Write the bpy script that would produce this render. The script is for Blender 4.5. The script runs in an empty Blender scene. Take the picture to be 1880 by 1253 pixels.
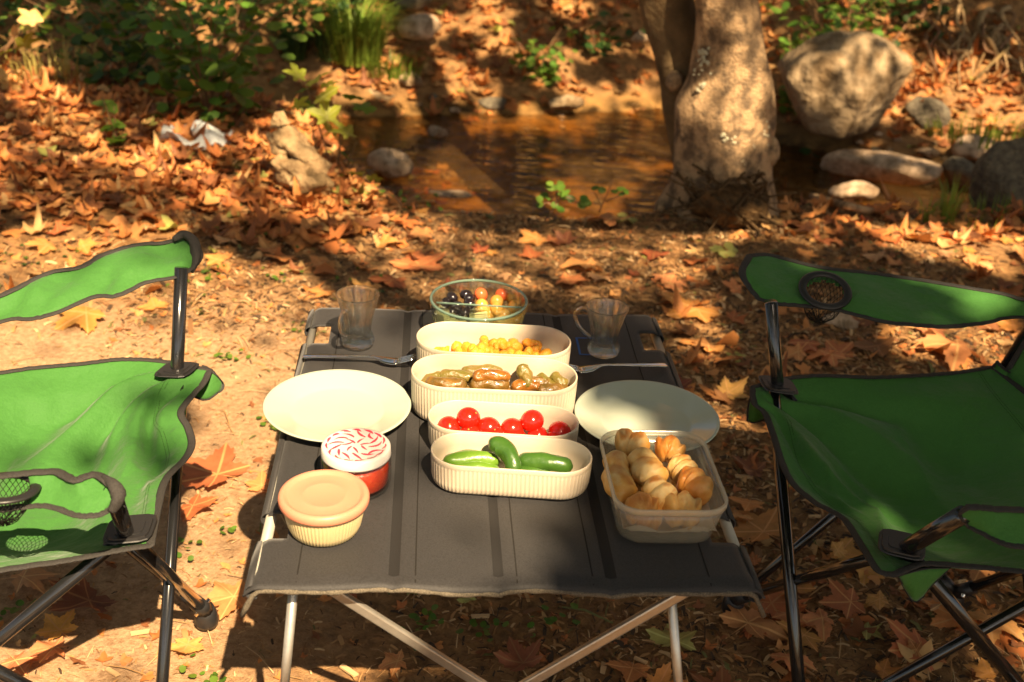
import bpy, math, random
import numpy as np
from mathutils import Vector, Matrix, Euler

# ------------------------------------------------------------------ camera
SC = bpy.context.scene
COL = SC.collection
FPX, PITCH, ROLL, CAMH = 2146.11, 0.4582, 0.0587, 1.4323
cam_data = bpy.data.cameras.new('camera')
cam = bpy.data.objects.new('camera', cam_data)
COL.objects.link(cam)
cam_data.sensor_width = 36.0
cam_data.lens = FPX / 1880 * 36
cam_data.clip_start = 0.05
cam_data.clip_end = 500
cam.matrix_world = Matrix.Translation((0, 0, CAMH)) @ Matrix.Rotation(math.pi / 2 - PITCH, 4, 'X') @ Matrix.Rotation(ROLL, 4, 'Z')
cam_data.dof.use_dof = True
cam_data.dof.focus_distance = 1.85
cam_data.dof.aperture_fstop = 5.0
SC.camera = cam
# ------------------------------------------------------------------ light
SUNV = np.array([0.32, -0.80, 1.0])            # towards the sun, per metre of height
el = math.atan2(1.0, math.hypot(0.32, 0.80))
az = math.atan2(0.32, -0.80)                    # from +Y, clockwise
world = bpy.data.worlds.new('World')
SC.world = world
world.use_nodes = True
wn = world.node_tree.nodes
bg = wn['Background']
sky = wn.new('ShaderNodeTexSky')
sky.sky_type = 'NISHITA'
sky.sun_disc = False
sky.sun_elevation = el
sky.sun_rotation = az
sky.dust_density = 2.0
bg.inputs['Strength'].default_value = 0.06
world.node_tree.links.new(sky.outputs[0], bg.inputs['Color'])
sun_d = bpy.data.lights.new('sun', 'SUN')
sun_d.energy = 5.0
sun_d.angle = math.radians(0.5)
sun_d.color = (1.0, 0.85, 0.66)
sun = bpy.data.objects.new('sun', sun_d)
COL.objects.link(sun)
sun.location = (3, -6, 9)
sun.rotation_euler = Vector(SUNV).to_track_quat('Z', 'Y').to_euler()
vs = SC.view_settings
vs.view_transform = 'Standard'
vs.look = 'None'
vs.gamma = 1.0
vs.exposure = 1.46
try:
    vs.use_white_balance = True
    vs.white_balance_temperature = 8200
    vs.white_balance_tint = 10
except Exception:
    pass
SC.cycles.max_bounces = 10
SC.cycles.transparent_max_bounces = 16
SC.cycles.caustics_refractive = False
SC.cycles.caustics_reflective = False
SC.cycles.sample_clamp_indirect = 6.0

# ------------------------------------------------------------------ maths
rng = np.random.default_rng(11)
random.seed(5)
PI = math.pi
TZ = 0.48                                       # table top height


def P(px, py, z):
    """the place at height z that the photograph shows at (px, py)"""
    u = px - 940.0; v = py - 626.5
    c, s = math.cos(ROLL), math.sin(ROLL)
    u, v = c * u + s * v, -s * u + c * v
    d = (u / FPX, math.cos(PITCH) - (v / FPX) * math.sin(PITCH), -math.sin(PITCH) - (v / FPX) * math.cos(PITCH))
    t = (z - CAMH) / d[2]
    return Vector((d[0] * t, d[1] * t, z))


def PY(px, py, y):
    """same, at depth y"""
    u = px - 940.0; v = py - 626.5
    c, s = math.cos(ROLL), math.sin(ROLL)
    u, v = c * u + s * v, -s * u + c * v
    d = (u / FPX, math.cos(PITCH) - (v / FPX) * math.sin(PITCH), -math.sin(PITCH) - (v / FPX) * math.cos(PITCH))
    t = y / d[1]
    return Vector((d[0] * t, y, CAMH + d[2] * t))


def QA(p):
    """pixels of an array of places"""
    X = p[:, 0]; Y = p[:, 1]; Z = p[:, 2] - CAMH
    zc = Y * math.cos(PITCH) - Z * math.sin(PITCH)
    yc = Y * math.sin(PITCH) + Z * math.cos(PITCH)
    zs = np.where(zc > .1, zc, 1e9)
    u = FPX * X / zs; v = -FPX * yc / zs
    c, s = math.cos(ROLL), math.sin(ROLL)
    return 940 + c * u - s * v, 626.5 + s * u + c * v, zc > .1


def sm(t):
    t = np.clip(t, 0, 1)
    return t * t * (3 - 2 * t)


def noise2(x, y, f, seed=0):
    r = np.random.default_rng(1000 + seed)
    o = 0 * x
    for k in range(6):
        a = r.uniform(0, 2 * PI); ff = f * r.uniform(.6, 1.6)
        o = o + np.sin(x * ff * math.cos(a) + y * ff * math.sin(a) + r.uniform(0, 7) + 1.3 * np.sin(y * ff * .6 * math.cos(a * 2) + x * .5 * ff + k))
    return o / 6


NEAR = ([-30, -4, -2.5, -1.5, -1.0, -.82, -.7, -.37, .09, .53, 1.0, 1.5, 2.5, 4, 30],
        [6.6, 6.0, 5.7, 5.3, 5.0, 4.65, 4.3, 3.85, 3.86, 4.02, 4.22, 4.25, 4.3, 4.6, 6])
FAR = ([-30, -4, -1.1, 0, .8, 1.3, 2, 4, 30], [7.5, 6.7, 6.45, 6.7, 7.05, 6.5, 6.1, 6.0, 7])


def terrain(x, y):
    x = np.asarray(x, float); y = np.asarray(y, float)
    e = np.interp(x, *NEAR) + .05 * noise2(x, 0 * x, 7, 3)
    f = np.interp(x, *FAR) + .08 * noise2(x, 0 * x, 5, 4)
    z = -.55 * sm((y - e) / .42)
    d = np.maximum(0, y - f + .3)
    z = z + .52 * d + .03 * d * d * np.exp(-d * .2)
    z = z * 1.0
    z = np.where(y > 14, z * 1 + 0.0, z)
    # drift of leaves on the left and a soft bed everywhere
    z = z + .12 * np.exp(-((x + 2.0) ** 2 / 1.2 + (y - 4.3) ** 2 / .7))
    z = z + .012 * noise2(x, y, 3.0, 1) + .006 * noise2(x, y, 9.0, 2)
    z = z + .05 * noise2(x, y, 3.5, 7) * sm((y - f + .2) / .5)
    z = z + .07 * sm((x - 1.2) / .5) * sm((y - 4.6) / .4) * noise2(x, y, 6, 9)
    return z


def tz(x, y):
    return float(terrain(np.array([x]), np.array([y]))[0])


def onground(px, py):
    """the ground point under a pixel"""
    lo = 0.5; hi = 14.0
    a = PY(px, py, 1.0); d = a - Vector((0, 0, CAMH))
    t = 1.0
    prev = t
    while t < 14:
        p = Vector((0, 0, CAMH)) + d * t
        if p.z < tz(p.x, p.y):
            break
        prev = t
        t += .06
    lo, hi = prev, t
    for _ in range(8):
        m = (lo + hi) / 2
        p = Vector((0, 0, CAMH)) + d * m
        if p.z < tz(p.x, p.y): hi = m
        else: lo = m
    p = Vector((0, 0, CAMH)) + d * hi
    return Vector((p.x, p.y, tz(p.x, p.y)))


# table frame
TYAW = 0.0829; TW = 0.6595; TD = 0.8365; TX = 0.0139; TY = 1.215


def T(u, v, z=0.0):
    c, s = math.cos(TYAW), math.sin(TYAW)
    return Vector((TX + u * c - v * s, TY + u * s + v * c, TZ + z))


def Tinv(x, y):
    c, s = math.cos(TYAW), math.sin(TYAW)
    x = x - TX; y = y - TY
    return x * c + y * s, -x * s + y * c


# ------------------------------------------------------------------ tagging and mesh helpers
def tag(o, label=None, cat=None, group=None, kind=None):
    if label: o['label'] = label
    if cat: o['category'] = cat
    if group: o['group'] = group
    if kind: o['kind'] = kind
    return o


def empty(name, loc, label, cat, group=None, rz=0.0):
    o = bpy.data.objects.new(name, None)
    COL.objects.link(o)
    o.location = loc
    o.rotation_euler = (0, 0, rz)
    o.empty_display_size = .05
    tag(o, label, cat, group)
    return o


def link(name, me, mat=None, parent=None, smooth=True):
    if mat is not None:
        for m in (mat if isinstance(mat, (list, tuple)) else [mat]):
            me.materials.append(m)
    if smooth:
        me.polygons.foreach_set('use_smooth', np.ones(len(me.polygons), bool))
    o = bpy.data.objects.new(name, me)
    COL.objects.link(o)
    if parent is not None:
        o.parent = parent
        # meshes are written in world space: undo the parent's transform
        o.matrix_parent_inverse = mw(parent).inverted()
    return o


def mw(o):
    m = Matrix.LocRotScale(o.location, o.rotation_euler, o.scale)
    if o.parent is not None:
        return mw(o.parent) @ o.matrix_parent_inverse @ m
    return m


class MB:
    """collects geometry into one mesh"""
    def __init__(s): s.v = []; s.f = []; s.m = []

    def add(s, verts, faces, mi=0):
        n = len(s.v)
        s.v.extend([tuple(p) for p in verts])
        s.f.extend([tuple(i + n for i in f) for f in faces])
        s.m.extend([mi] * len(faces))
        return s

    def tube(s, pts, r, n=10, caps=True, mi=0):
        pts = [Vector(p) for p in pts]
        rs = r if isinstance(r, (list, tuple)) else [r] * len(pts)
        V = []; F = []
        up = None
        for i, p in enumerate(pts):
            d = (pts[min(i + 1, len(pts) - 1)] - pts[max(i - 1, 0)]).normalized()
            if up is None:
                up = Vector((0, 0, 1)) if abs(d.z) < .9 else Vector((1, 0, 0))
            a = d.cross(up).normalized(); b = a.cross(d).normalized(); up = b
            for k in range(n):
                t = 2 * PI * k / n
                V.append(p + (a * math.cos(t) + b * math.sin(t)) * rs[i])
        for i in range(len(pts) - 1):
            for k in range(n):
                k2 = (k + 1) % n
                F.append((i * n + k, i * n + k2, (i + 1) * n + k2, (i + 1) * n + k))
        if caps:
            F.append(tuple(range(n))[::-1]); F.append(tuple(range((len(pts) - 1) * n, len(pts) * n)))
        return s.add(V, F, mi)

    def loop(s, pts, r, n=8, flat=1.0, mi=0):
        """closed tube, flattened in z by flat"""
        pts = [Vector(p) for p in pts]; N = len(pts)
        V = []; F = []
        for i, p in enumerate(pts):
            d = (pts[(i + 1) % N] - pts[i - 1]).normalized()
            a = d.cross(Vector((0, 0, 1)))
            a = a.normalized() if a.length > 1e-5 else Vector((1, 0, 0)); b = a.cross(d).normalized()
            for k in range(n):
                t = 2 * PI * k / n
                V.append(p + (a * math.cos(t) + b * math.sin(t) * flat) * r)
        for i in range(N):
            j = (i + 1) % N
            for k in range(n):
                k2 = (k + 1) % n
                F.append((i * n + k, i * n + k2, j * n + k2, j * n + k))
        return s.add(V, F, mi)

    def box(s, c, dx, dy, dz, R=None, mi=0):
        R = R or Matrix.Identity(3)
        V = [Vector(c) + R @ Vector((sx * dx / 2, sy * dy / 2, sz * dz / 2)) for sx in (-1, 1) for sy in (-1, 1) for sz in (-1, 1)]
        return s.add(V, [(0, 1, 3, 2), (4, 6, 7, 5), (0, 4, 5, 1), (2, 3, 7, 6), (0, 2, 6, 4), (1, 5, 7, 3)], mi)

    def bar(s, a, b, w, t, mi=0):
        """flat bar between two points"""
        a = Vector(a); b = Vector(b); d = (b - a).normalized()
        x = d.cross(Vector((0, 1, 0))).normalized(); y = x.cross(d).normalized()
        V = []
        for p in (a, b):
            for sx, sy in ((-1, -1), (1, -1), (1, 1), (-1, 1)):
                V.append(p + x * sx * w / 2 + y * sy * t / 2)
        return s.add(V, [(0, 3, 2, 1), (4, 5, 6, 7), (0, 1, 5, 4), (1, 2, 6, 5), (2, 3, 7, 6), (3, 0, 4, 7)], mi)

    def build(s, name, mat, parent=None, smooth=True, bevel=0, sub=0, solid=0):
        me = bpy.data.meshes.new(name)
        me.from_pydata([tuple(p) for p in s.v], [], s.f)
        mats = mat if isinstance(mat, (list, tuple)) else [mat]
        o = link(name, me, mats, parent, smooth)
        if len(mats) > 1: me.polygons.foreach_set('material_index', s.m)
        if solid:
            m = o.modifiers.new('solid', 'SOLIDIFY'); m.thickness = solid; m.offset = 0
        if bevel:
            m = o.modifiers.new('bevel', 'BEVEL'); m.width = bevel; m.segments = 2; m.limit_method = 'ANGLE'
        if sub:
            m = o.modifiers.new('sub', 'SUBSURF'); m.levels = sub; m.render_levels = sub
        return o


def lathe_vf(prof, n=48, c=(0, 0, 0), flute=None, closed=True):
    """prof: list of (r, z[, flute amount]); returns verts, faces"""
    V = []; F = []
    for q in prof:
        r, z = q[0], q[1]; fa = q[2] if len(q) > 2 else 0
        for k in range(n):
            t = 2 * PI * k / n
            rr = r * (1 + (fa * flute(t) if flute else 0))
            V.append((c[0] + rr * math.cos(t), c[1] + rr * math.sin(t), c[2] + z))
    m = len(prof)
    for i in range(m - 1):
        for k in range(n):
            k2 = (k + 1) % n
            F.append((i * n + k, i * n + k2, (i + 1) * n + k2, (i + 1) * n + k))
    if closed:
        F.append(tuple(range(n))[::-1]); F.append(tuple(range((m - 1) * n, m * n)))
    return V, F


def batch(name, tv, tf, M, pos, mats, mi=None, parent=None, smooth=False, attr=None):
    """N copies of one template as one mesh; M (N,3,3), pos (N,3). tf all the same length"""
    tv = np.asarray(tv, float); tf = np.asarray(tf, int)
    N = len(pos); nv = len(tv); nf, k = tf.shape
    V = np.einsum('nij,vj->nvi', M, tv) + pos[:, None, :]
    Fx = (tf[None] + (np.arange(N) * nv)[:, None, None]).reshape(-1)
    me = bpy.data.meshes.new(name)
    me.vertices.add(N * nv); me.vertices.foreach_set('co', V.reshape(-1))
    me.loops.add(len(Fx)); me.loops.foreach_set('vertex_index', Fx.astype(np.int32))
    me.polygons.add(N * nf)
    me.polygons.foreach_set('loop_start', (np.arange(N * nf) * k).astype(np.int32))
    me.polygons.foreach_set('loop_total', np.full(N * nf, k, np.int32))
    for m in mats: me.materials.append(m)
    if mi is not None:
        me.polygons.foreach_set('material_index', np.repeat(mi, nf).astype(np.int32))
    if attr is not None:
        a = me.attributes.new('vein', 'FLOAT', 'POINT')
        a.data.foreach_set('value', np.tile(attr, N).astype(np.float32))
    if smooth:
        me.polygons.foreach_set('use_smooth', np.ones(N * nf, bool))
    me.update(calc_edges=True)
    me.validate()
    o = bpy.data.objects.new(name, me); COL.objects.link(o)
    if parent is not None:
        o.parent = parent; o.matrix_parent_inverse = mw(parent).inverted()
    return o


def rotmats(N, tilt, r, yaw=None):
    """random yaw, then a tilt about a random level axis"""
    y = r.uniform(0, 2 * PI, N) if yaw is None else yaw
    a = r.uniform(0, 2 * PI, N); t = tilt * np.ones(N)
    c, s = np.cos(y), np.sin(y)
    Z = np.zeros((N, 3, 3)); Z[:, 0, 0] = c; Z[:, 0, 1] = -s; Z[:, 1, 0] = s; Z[:, 1, 1] = c; Z[:, 2, 2] = 1
    ux, uy = np.cos(a), np.sin(a); ct, st = np.cos(t), np.sin(t)
    R = np.zeros((N, 3, 3))
    R[:, 0, 0] = ct + ux * ux * (1 - ct); R[:, 0, 1] = ux * uy * (1 - ct); R[:, 0, 2] = uy * st
    R[:, 1, 0] = ux * uy * (1 - ct); R[:, 1, 1] = ct + uy * uy * (1 - ct); R[:, 1, 2] = -ux * st
    R[:, 2, 0] = -uy * st; R[:, 2, 1] = ux * st; R[:, 2, 2] = ct
    return np.einsum('nij,njk->nik', R, Z)


# ------------------------------------------------------------------ materials
def mat(name, col, rough=.6, spec=.5, noise=None, bump=None, metal=0, trans=0, col2=None, sss=0, coat=0, randv=0, vein=None, sheen=0, extra=None):
    """noise=(scale, low, high) multiplies / mixes col with col2; bump=(scale, strength)"""
    m = bpy.data.materials.new(name); m.use_nodes = True
    nt = m.node_tree; N = nt.nodes; L = nt.links
    b = N['Principled BSDF']
    b.inputs['Base Color'].default_value = (*col, 1)
    b.inputs['Roughness'].default_value = rough
    b.inputs['Specular IOR Level'].default_value = spec
    b.inputs['Metallic'].default_value = metal
    if coat:
        b.inputs['Coat Weight'].default_value = coat; b.inputs['Coat Roughness'].default_value = .08
    if sss:
        b.inputs['Subsurface Weight'].default_value = sss
        b.inputs['Subsurface Radius'].default_value = (.012, .005, .002); b.inputs['Subsurface Scale'].default_value = .6
    if sheen: b.inputs['Sheen Weight'].default_value = sheen
    tc = N.new('ShaderNodeTexCoord')
    out = None
    if noise:
        t = N.new('ShaderNodeTexNoise'); t.inputs['Scale'].default_value = noise[0]; t.inputs['Detail'].default_value = 6; t.inputs['Roughness'].default_value = .65
        L.new(tc.outputs['Object'], t.inputs['Vector'])
        r = N.new('ShaderNodeValToRGB'); r.color_ramp.elements[0].position = noise[1]; r.color_ramp.elements[1].position = noise[2]
        r.color_ramp.elements[0].color = (*col, 1)
        r.color_ramp.elements[1].color = (*(col2 or tuple(c * .6 for c in col)), 1)
        L.new(t.outputs['Fac'], r.inputs['Fac']); out = r.outputs['Color']
    if randv:
        oi = N.new('ShaderNodeObjectInfo')
        hs = N.new('ShaderNodeHueSaturation')
        mr = N.new('ShaderNodeMapRange'); mr.inputs['To Min'].default_value = 1 - randv; mr.inputs['To Max'].default_value = 1 + randv
        L.new(oi.outputs['Random'], mr.inputs['Value']); L.new(mr.outputs[0], hs.inputs['Value'])
        mr2 = N.new('ShaderNodeMapRange'); mr2.inputs['To Min'].default_value = .48; mr2.inputs['To Max'].default_value = .52
        mm = N.new('ShaderNodeMath'); mm.operation = 'FRACT'; mm2 = N.new('ShaderNodeMath'); mm2.operation = 'MULTIPLY'; mm2.inputs[1].default_value = 7.3
        L.new(oi.outputs['Random'], mm2.inputs[0]); L.new(mm2.outputs[0], mm.inputs[0]); L.new(mm.outputs[0], mr2.inputs['Value']); L.new(mr2.outputs[0], hs.inputs['Hue'])
        if out: L.new(out, hs.inputs['Color'])
        else: hs.inputs['Color'].default_value = (*col, 1)
        out = hs.outputs['Color']
    if vein:
        at = N.new('ShaderNodeAttribute'); at.attribute_name = 'vein'
        r2 = N.new('ShaderNodeMapRange'); r2.inputs['From Min'].default_value = .93; r2.inputs['From Max'].default_value = .97; r2.clamp = True
        L.new(at.outputs['Fac'], r2.inputs['Value'])
        mx = N.new('ShaderNodeMix'); mx.data_type = 'RGBA'
        L.new(r2.outputs[0], mx.inputs['Factor'])
        if out: L.new(out, mx.inputs['A'])
        else: mx.inputs['A'].default_value = (*col, 1)
        mx.inputs['B'].default_value = (*vein, 1); out = mx.outputs['Result']
    if out: L.new(out, b.inputs['Base Color'])
    if bump:
        t2 = N.new('ShaderNodeTexNoise'); t2.inputs['Scale'].default_value = bump[0]; t2.inputs['Detail'].default_value = 5
        L.new(tc.outputs['Object'], t2.inputs['Vector'])
        bp = N.new('ShaderNodeBump'); bp.inputs['Strength'].default_value = bump[1]; bp.inputs['Distance'].default_value = bump[2] if len(bump) > 2 else .01
        L.new(t2.outputs['Fac'], bp.inputs['Height']); L.new(bp.outputs[0], b.inputs['Normal'])
    if trans:
        tr = N.new('ShaderNodeBsdfTranslucent'); ms = N.new('ShaderNodeMixShader'); ms.inputs[0].default_value = trans
        if out: L.new(out, tr.inputs['Color'])
        else: tr.inputs['Color'].default_value = (*col, 1)
        L.new(b.outputs[0], ms.inputs[1]); L.new(tr.outputs[0], ms.inputs[2]); L.new(ms.outputs[0], N['Material Output'].inputs['Surface'])
    return m


def glassmat(name, col, ior=1.5, rough=0.0, clear=.5, body=None):
    """clear glass or plastic: part refracting, part plain see-through so light still passes"""
    m = bpy.data.materials.new(name); m.use_nodes = True
    nt = m.node_tree; N = nt.nodes; L = nt.links
    N.remove(N['Principled BSDF'])
    g = N.new('ShaderNodeBsdfGlass'); g.inputs['Color'].default_value = (*col, 1); g.inputs['IOR'].default_value = ior; g.inputs['Roughness'].default_value = rough
    t = N.new('ShaderNodeBsdfTransparent'); t.inputs['Color'].default_value = (*col, 1)
    gl = N.new('ShaderNodeBsdfGlossy'); gl.inputs['Roughness'].default_value = max(.03, rough)
    lw = N.new('ShaderNodeLayerWeight'); lw.inputs['Blend'].default_value = .5
    pw = N.new('ShaderNodeMath'); pw.operation = 'POWER'; pw.inputs[1].default_value = 3.5; L.new(lw.outputs['Facing'], pw.inputs[0])
    fr = N.new('ShaderNodeMath'); fr.operation = 'MULTIPLY_ADD'; fr.inputs[1].default_value = .60; fr.inputs[2].default_value = .05; L.new(pw.outputs[0], fr.inputs[0])
    m1 = N.new('ShaderNodeMixShader'); L.new(fr.outputs[0], m1.inputs[0]); L.new(t.outputs[0], m1.inputs[1]); L.new(gl.outputs[0], m1.inputs[2])
    m2 = N.new('ShaderNodeMixShader'); m2.inputs[0].default_value = clear; L.new(g.outputs[0], m2.inputs[1]); L.new(m1.outputs[0], m2.inputs[2])
    last = m2
    if body:
        d = N.new('ShaderNodeBsdfDiffuse'); d.inputs['Color'].default_value = (*body[0], 1)
        tl = N.new('ShaderNodeBsdfTranslucent'); tl.inputs['Color'].default_value = (*body[0], 1)
        m3 = N.new('ShaderNodeMixShader'); m3.inputs[0].default_value = .5; L.new(d.outputs[0], m3.inputs[1]); L.new(tl.outputs[0], m3.inputs[2])
        m4 = N.new('ShaderNodeMixShader'); m4.inputs[0].default_value = body[1]; L.new(m2.outputs[0], m4.inputs[1]); L.new(m3.outputs[0], m4.inputs[2]); last = m4
    L.new(last.outputs[0], N['Material Output'].inputs['Surface'])
    return m


LEAFC = [(.68, .265, .085), (.56, .185, .06), (.72, .32, .115), (.30, .11, .045), (.74, .43, .18), (.46, .44, .12)]
LV = [(.74, .36, .14), (.62, .26, .10), (.78, .42, .17), (.38, .17, .075), (.78, .50, .24), (.53, .50, .18)]
M_LEAF = [mat('dry_leaf_%d' % i, c, .55, .35, noise=(5, .35, .8), col2=tuple(k * .68 for k in c), bump=(60, .3, .004), trans=.22, randv=.22, vein=LV[i]) for i, c in enumerate(LEAFC)]
M_LEAFT = [mat('drift_leaf_%d' % i, c, .6, .3, noise=(9, .3, .8), col2=tuple(k * .6 for k in c), trans=.2) for i, c in enumerate(LEAFC)]
M_CHIP = [mat('chip_pale', (.58, .37, .19), .7, .3), mat('chip_tan', (.42, .22, .09), .75, .3), mat('chip_brown', (.20, .095, .04), .8, .3), mat('chip_dark', (.06, .035, .02), .85, .3), mat('chip_green', (.16, .15, .05), .8, .3)]
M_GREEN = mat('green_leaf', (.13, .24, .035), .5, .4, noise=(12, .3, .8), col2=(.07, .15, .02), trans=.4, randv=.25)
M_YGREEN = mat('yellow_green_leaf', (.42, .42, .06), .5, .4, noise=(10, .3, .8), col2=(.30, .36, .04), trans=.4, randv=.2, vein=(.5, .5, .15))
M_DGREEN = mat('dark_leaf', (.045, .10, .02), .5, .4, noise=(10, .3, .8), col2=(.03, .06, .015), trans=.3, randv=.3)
M_CANOPY = mat('canopy_leaf', (.11, .15, .03), .55, .3, trans=.25)
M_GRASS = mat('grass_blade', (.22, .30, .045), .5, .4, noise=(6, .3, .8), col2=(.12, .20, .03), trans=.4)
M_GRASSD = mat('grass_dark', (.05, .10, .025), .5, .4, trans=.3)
M_STEM = mat('stem', (.20, .11, .05), .7, .3, randv=.1)
M_FABRIC_G = mat('green_fabric', (.052, .205, .038), .72, .3, noise=(300, .3, .7), col2=(.042, .175, .033), bump=(13, .5, .03), trans=.18, sheen=.15)
M_BIND = mat('black_binding', (.022, .02, .018), .75, .4, noise=(700, .4, .6), col2=(.045, .04, .036), bump=(1100, .6, .002))
M_TUBE = mat('black_steel_tube', (.012, .012, .013), .16, .6, coat=.6)
M_PLAST = mat('black_plastic', (.018, .017, .017), .4, .5, bump=(300, .15, .001))
M_TABLE = mat('charcoal_table_fabric', (.031, .029, .029), .62, .35, noise=(420, .45, .60), col2=(.020, .0185, .018), bump=(900, .35, .001), sheen=.1)
M_TABLED = mat('dark_seam', (.018, .016, .014), .8, .2)
M_FOLD = mat('fabric_fold', (.020, .0185, .018), .75, .25, bump=(900, .35, .001))
M_HEM = mat('frayed_hem', (.20, .165, .12), .9, .2, noise=(500, .35, .65), col2=(.07, .06, .045), bump=(800, .6, .003))
M_ALU = mat('aluminium', (.62, .58, .50), .32, .5, metal=.75, noise=(60, .3, .7), col2=(.5, .46, .4))
M_ALUG = mat('grey_tube', (.42, .40, .34), .45, .5, metal=.2)
M_WHITEP = mat('white_plastic', (.75, .73, .68), .4, .5)
M_BLUE = mat('blue_print', (.02, .13, .42), .6, .3)
M_CREAM = mat('cream_plastic', (.54, .455, .345), .38, .45, sss=.06)
M_CREAMY = mat('cream_yellow_plastic', (.58, .47, .26), .4, .45, sss=.06)
M_PORC = mat('white_porcelain', (.42, .46, .375), .12, .5, coat=.25)
M_PEACH = mat('peach_lid', (.67, .245, .155), .42, .4, sss=.05)
M_GLASS = glassmat('clear_glass', (.99, 1, .985), 1.45, 0, .58)
M_GLASSG = glassmat('green_edge_glass', (.94, .985, .955), 1.45, 0, .72)
M_GLASSJ = glassmat('thin_jar_glass', (.99, 1, .99), 1.45, 0, .92)
M_RIMG = glassmat('green_glass_rim', (.75, .9, .82), 1.45, 0, .6, body=((.42, .62, .50), .45))
M_STEEL = mat('polished_steel', (.75, .73, .68), .14, .5, metal=1)
M_TOMATO = mat('tomato_skin', (.66, .02, .012), .16, .55, noise=(30, .3, .8), col2=(.5, .012, .01), sss=.15, coat=.4)
M_CALYX = mat('tomato_scar', (.45, .25, .05), .7, .3)
M_CUKE = mat('cucumber_skin', (.045, .12, .016), .34, .5, noise=(25, .35, .7), col2=(.022, .075, .012), bump=(90, .4, .003), coat=.2)
M_CUKEL = mat('cucumber_light_skin', (.13, .25, .03), .32, .5, noise=(25, .35, .7), col2=(.07, .18, .02), bump=(90, .4, .003), coat=.3)
M_DOLMA = mat('vine_leaf_roll', (.085, .055, .012), .38, .5, noise=(45, .35, .7), col2=(.24, .11, .02), bump=(120, .8, .004), coat=.6)
M_DOLMAO = mat('vine_leaf_roll_orange', (.33, .12, .02), .25, .5, noise=(45, .35, .7), col2=(.12, .05, .012), bump=(120, .8, .004), coat=.7)
M_DOLMAG = mat('vine_leaf_roll_green', (.13, .11, .02), .4, .5, noise=(45, .35, .7), col2=(.2, .12, .03), bump=(120, .8, .004), coat=.3)
M_YEL = mat('golden_chunk', (.80, .42, .06), .45, .4, noise=(60, .3, .7), col2=(.85, .30, .04), bump=(150, .7, .004), sss=.1)
M_OLIVE = mat('black_olive', (.012, .008, .01), .12, .6, coat=.5)
M_APRI = mat('orange_fruit', (.70, .30, .05), .25, .5, noise=(40, .3, .7), col2=(.62, .36, .10), coat=.3, sss=.1)
M_APRR = mat('red_fruit', (.75, .14, .05), .22, .5, coat=.3, sss=.1)
M_CHEESE = mat('pale_cheese', (.80, .70, .40), .5, .4, noise=(60, .3, .7), col2=(.75, .64, .32), sss=.1)
M_SAUCE = mat('red_sauce', (.55, .022, .010), .35, .5, noise=(220, .35, .65), col2=(.62, .07, .02), bump=(250, .5, .002))
M_LIDW = mat('white_lid', (.62, .58, .54), .3, .5, noise=(350, .66, .70), col2=(.3, .36, .36))
M_CHILI = mat('red_print', (.62, .05, .09), .35, .4)
M_BUN = mat('baked_dough', (.70, .36, .09), .5, .35, noise=(26, .42, .62), col2=(.72, .50, .22), bump=(70, .35, .004), sss=.08)
M_BUNT = mat('browned_crust', (.62, .24, .05), .42, .4, noise=(26, .42, .62), col2=(.70, .40, .13), bump=(70, .3, .004), sss=.06)
M_PLASTC = glassmat('clear_plastic', (.985, .98, .95), 1.35, .12, .97, body=((.85, .82, .70), .16))
M_PLASTR = glassmat('frosted_rim', (.96, .95, .9), 1.35, .2, .9, body=((.88, .85, .72), .40))
M_PAPER = mat('paper_napkin', (.78, .74, .64), .9, .2, noise=(50, .3, .7), col2=(.7, .65, .54), bump=(40, .6, .01))
M_BARK = mat('smooth_plane_bark', (.44, .28, .15), .8, .25, noise=(17, .42, .60), col2=(.13, .085, .05), bump=(110, .9, .010))
M_BARKD = mat('mossy_bark', (.20, .125, .06), .9, .2, noise=(7, .35, .65), col2=(.09, .06, .03), bump=(60, .6, .012))
M_LICHEN = mat('pale_lichen', (.46, .42, .30), .9, .2, noise=(60, .3, .7), col2=(.45, .42, .28))
M_ROCK = mat('tan_rock', (.36, .255, .15), .85, .25, noise=(9, .42, .6), col2=(.16, .10, .05), bump=(13, .9, .05))
M_ROCKP = mat('pale_rock', (.52, .37, .25), .8, .25, noise=(14, .4, .6), col2=(.22, .145, .085), bump=(36, .7, .02))
M_ROCKG = mat('grey_rock', (.20, .165, .11), .85, .25, noise=(30, .35, .62), col2=(.09, .07, .05), bump=(60, .9, .02))
M_WOOD = mat('weathered_wood', (.46, .31, .16), .85, .2, noise=(12, .35, .65), col2=(.20, .12, .06), bump=(45, .9, .02))
M_BAG = mat('thin_plastic_bag', (.62, .66, .66), .35, .5, bump=(30, .8, .02), trans=.4)
M_STITCH = mat('dark_green_thread', (.02, .07, .014), .8, .2)
M_NET = mat('black_net', (.012, .011, .01), .6, .3)


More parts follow.
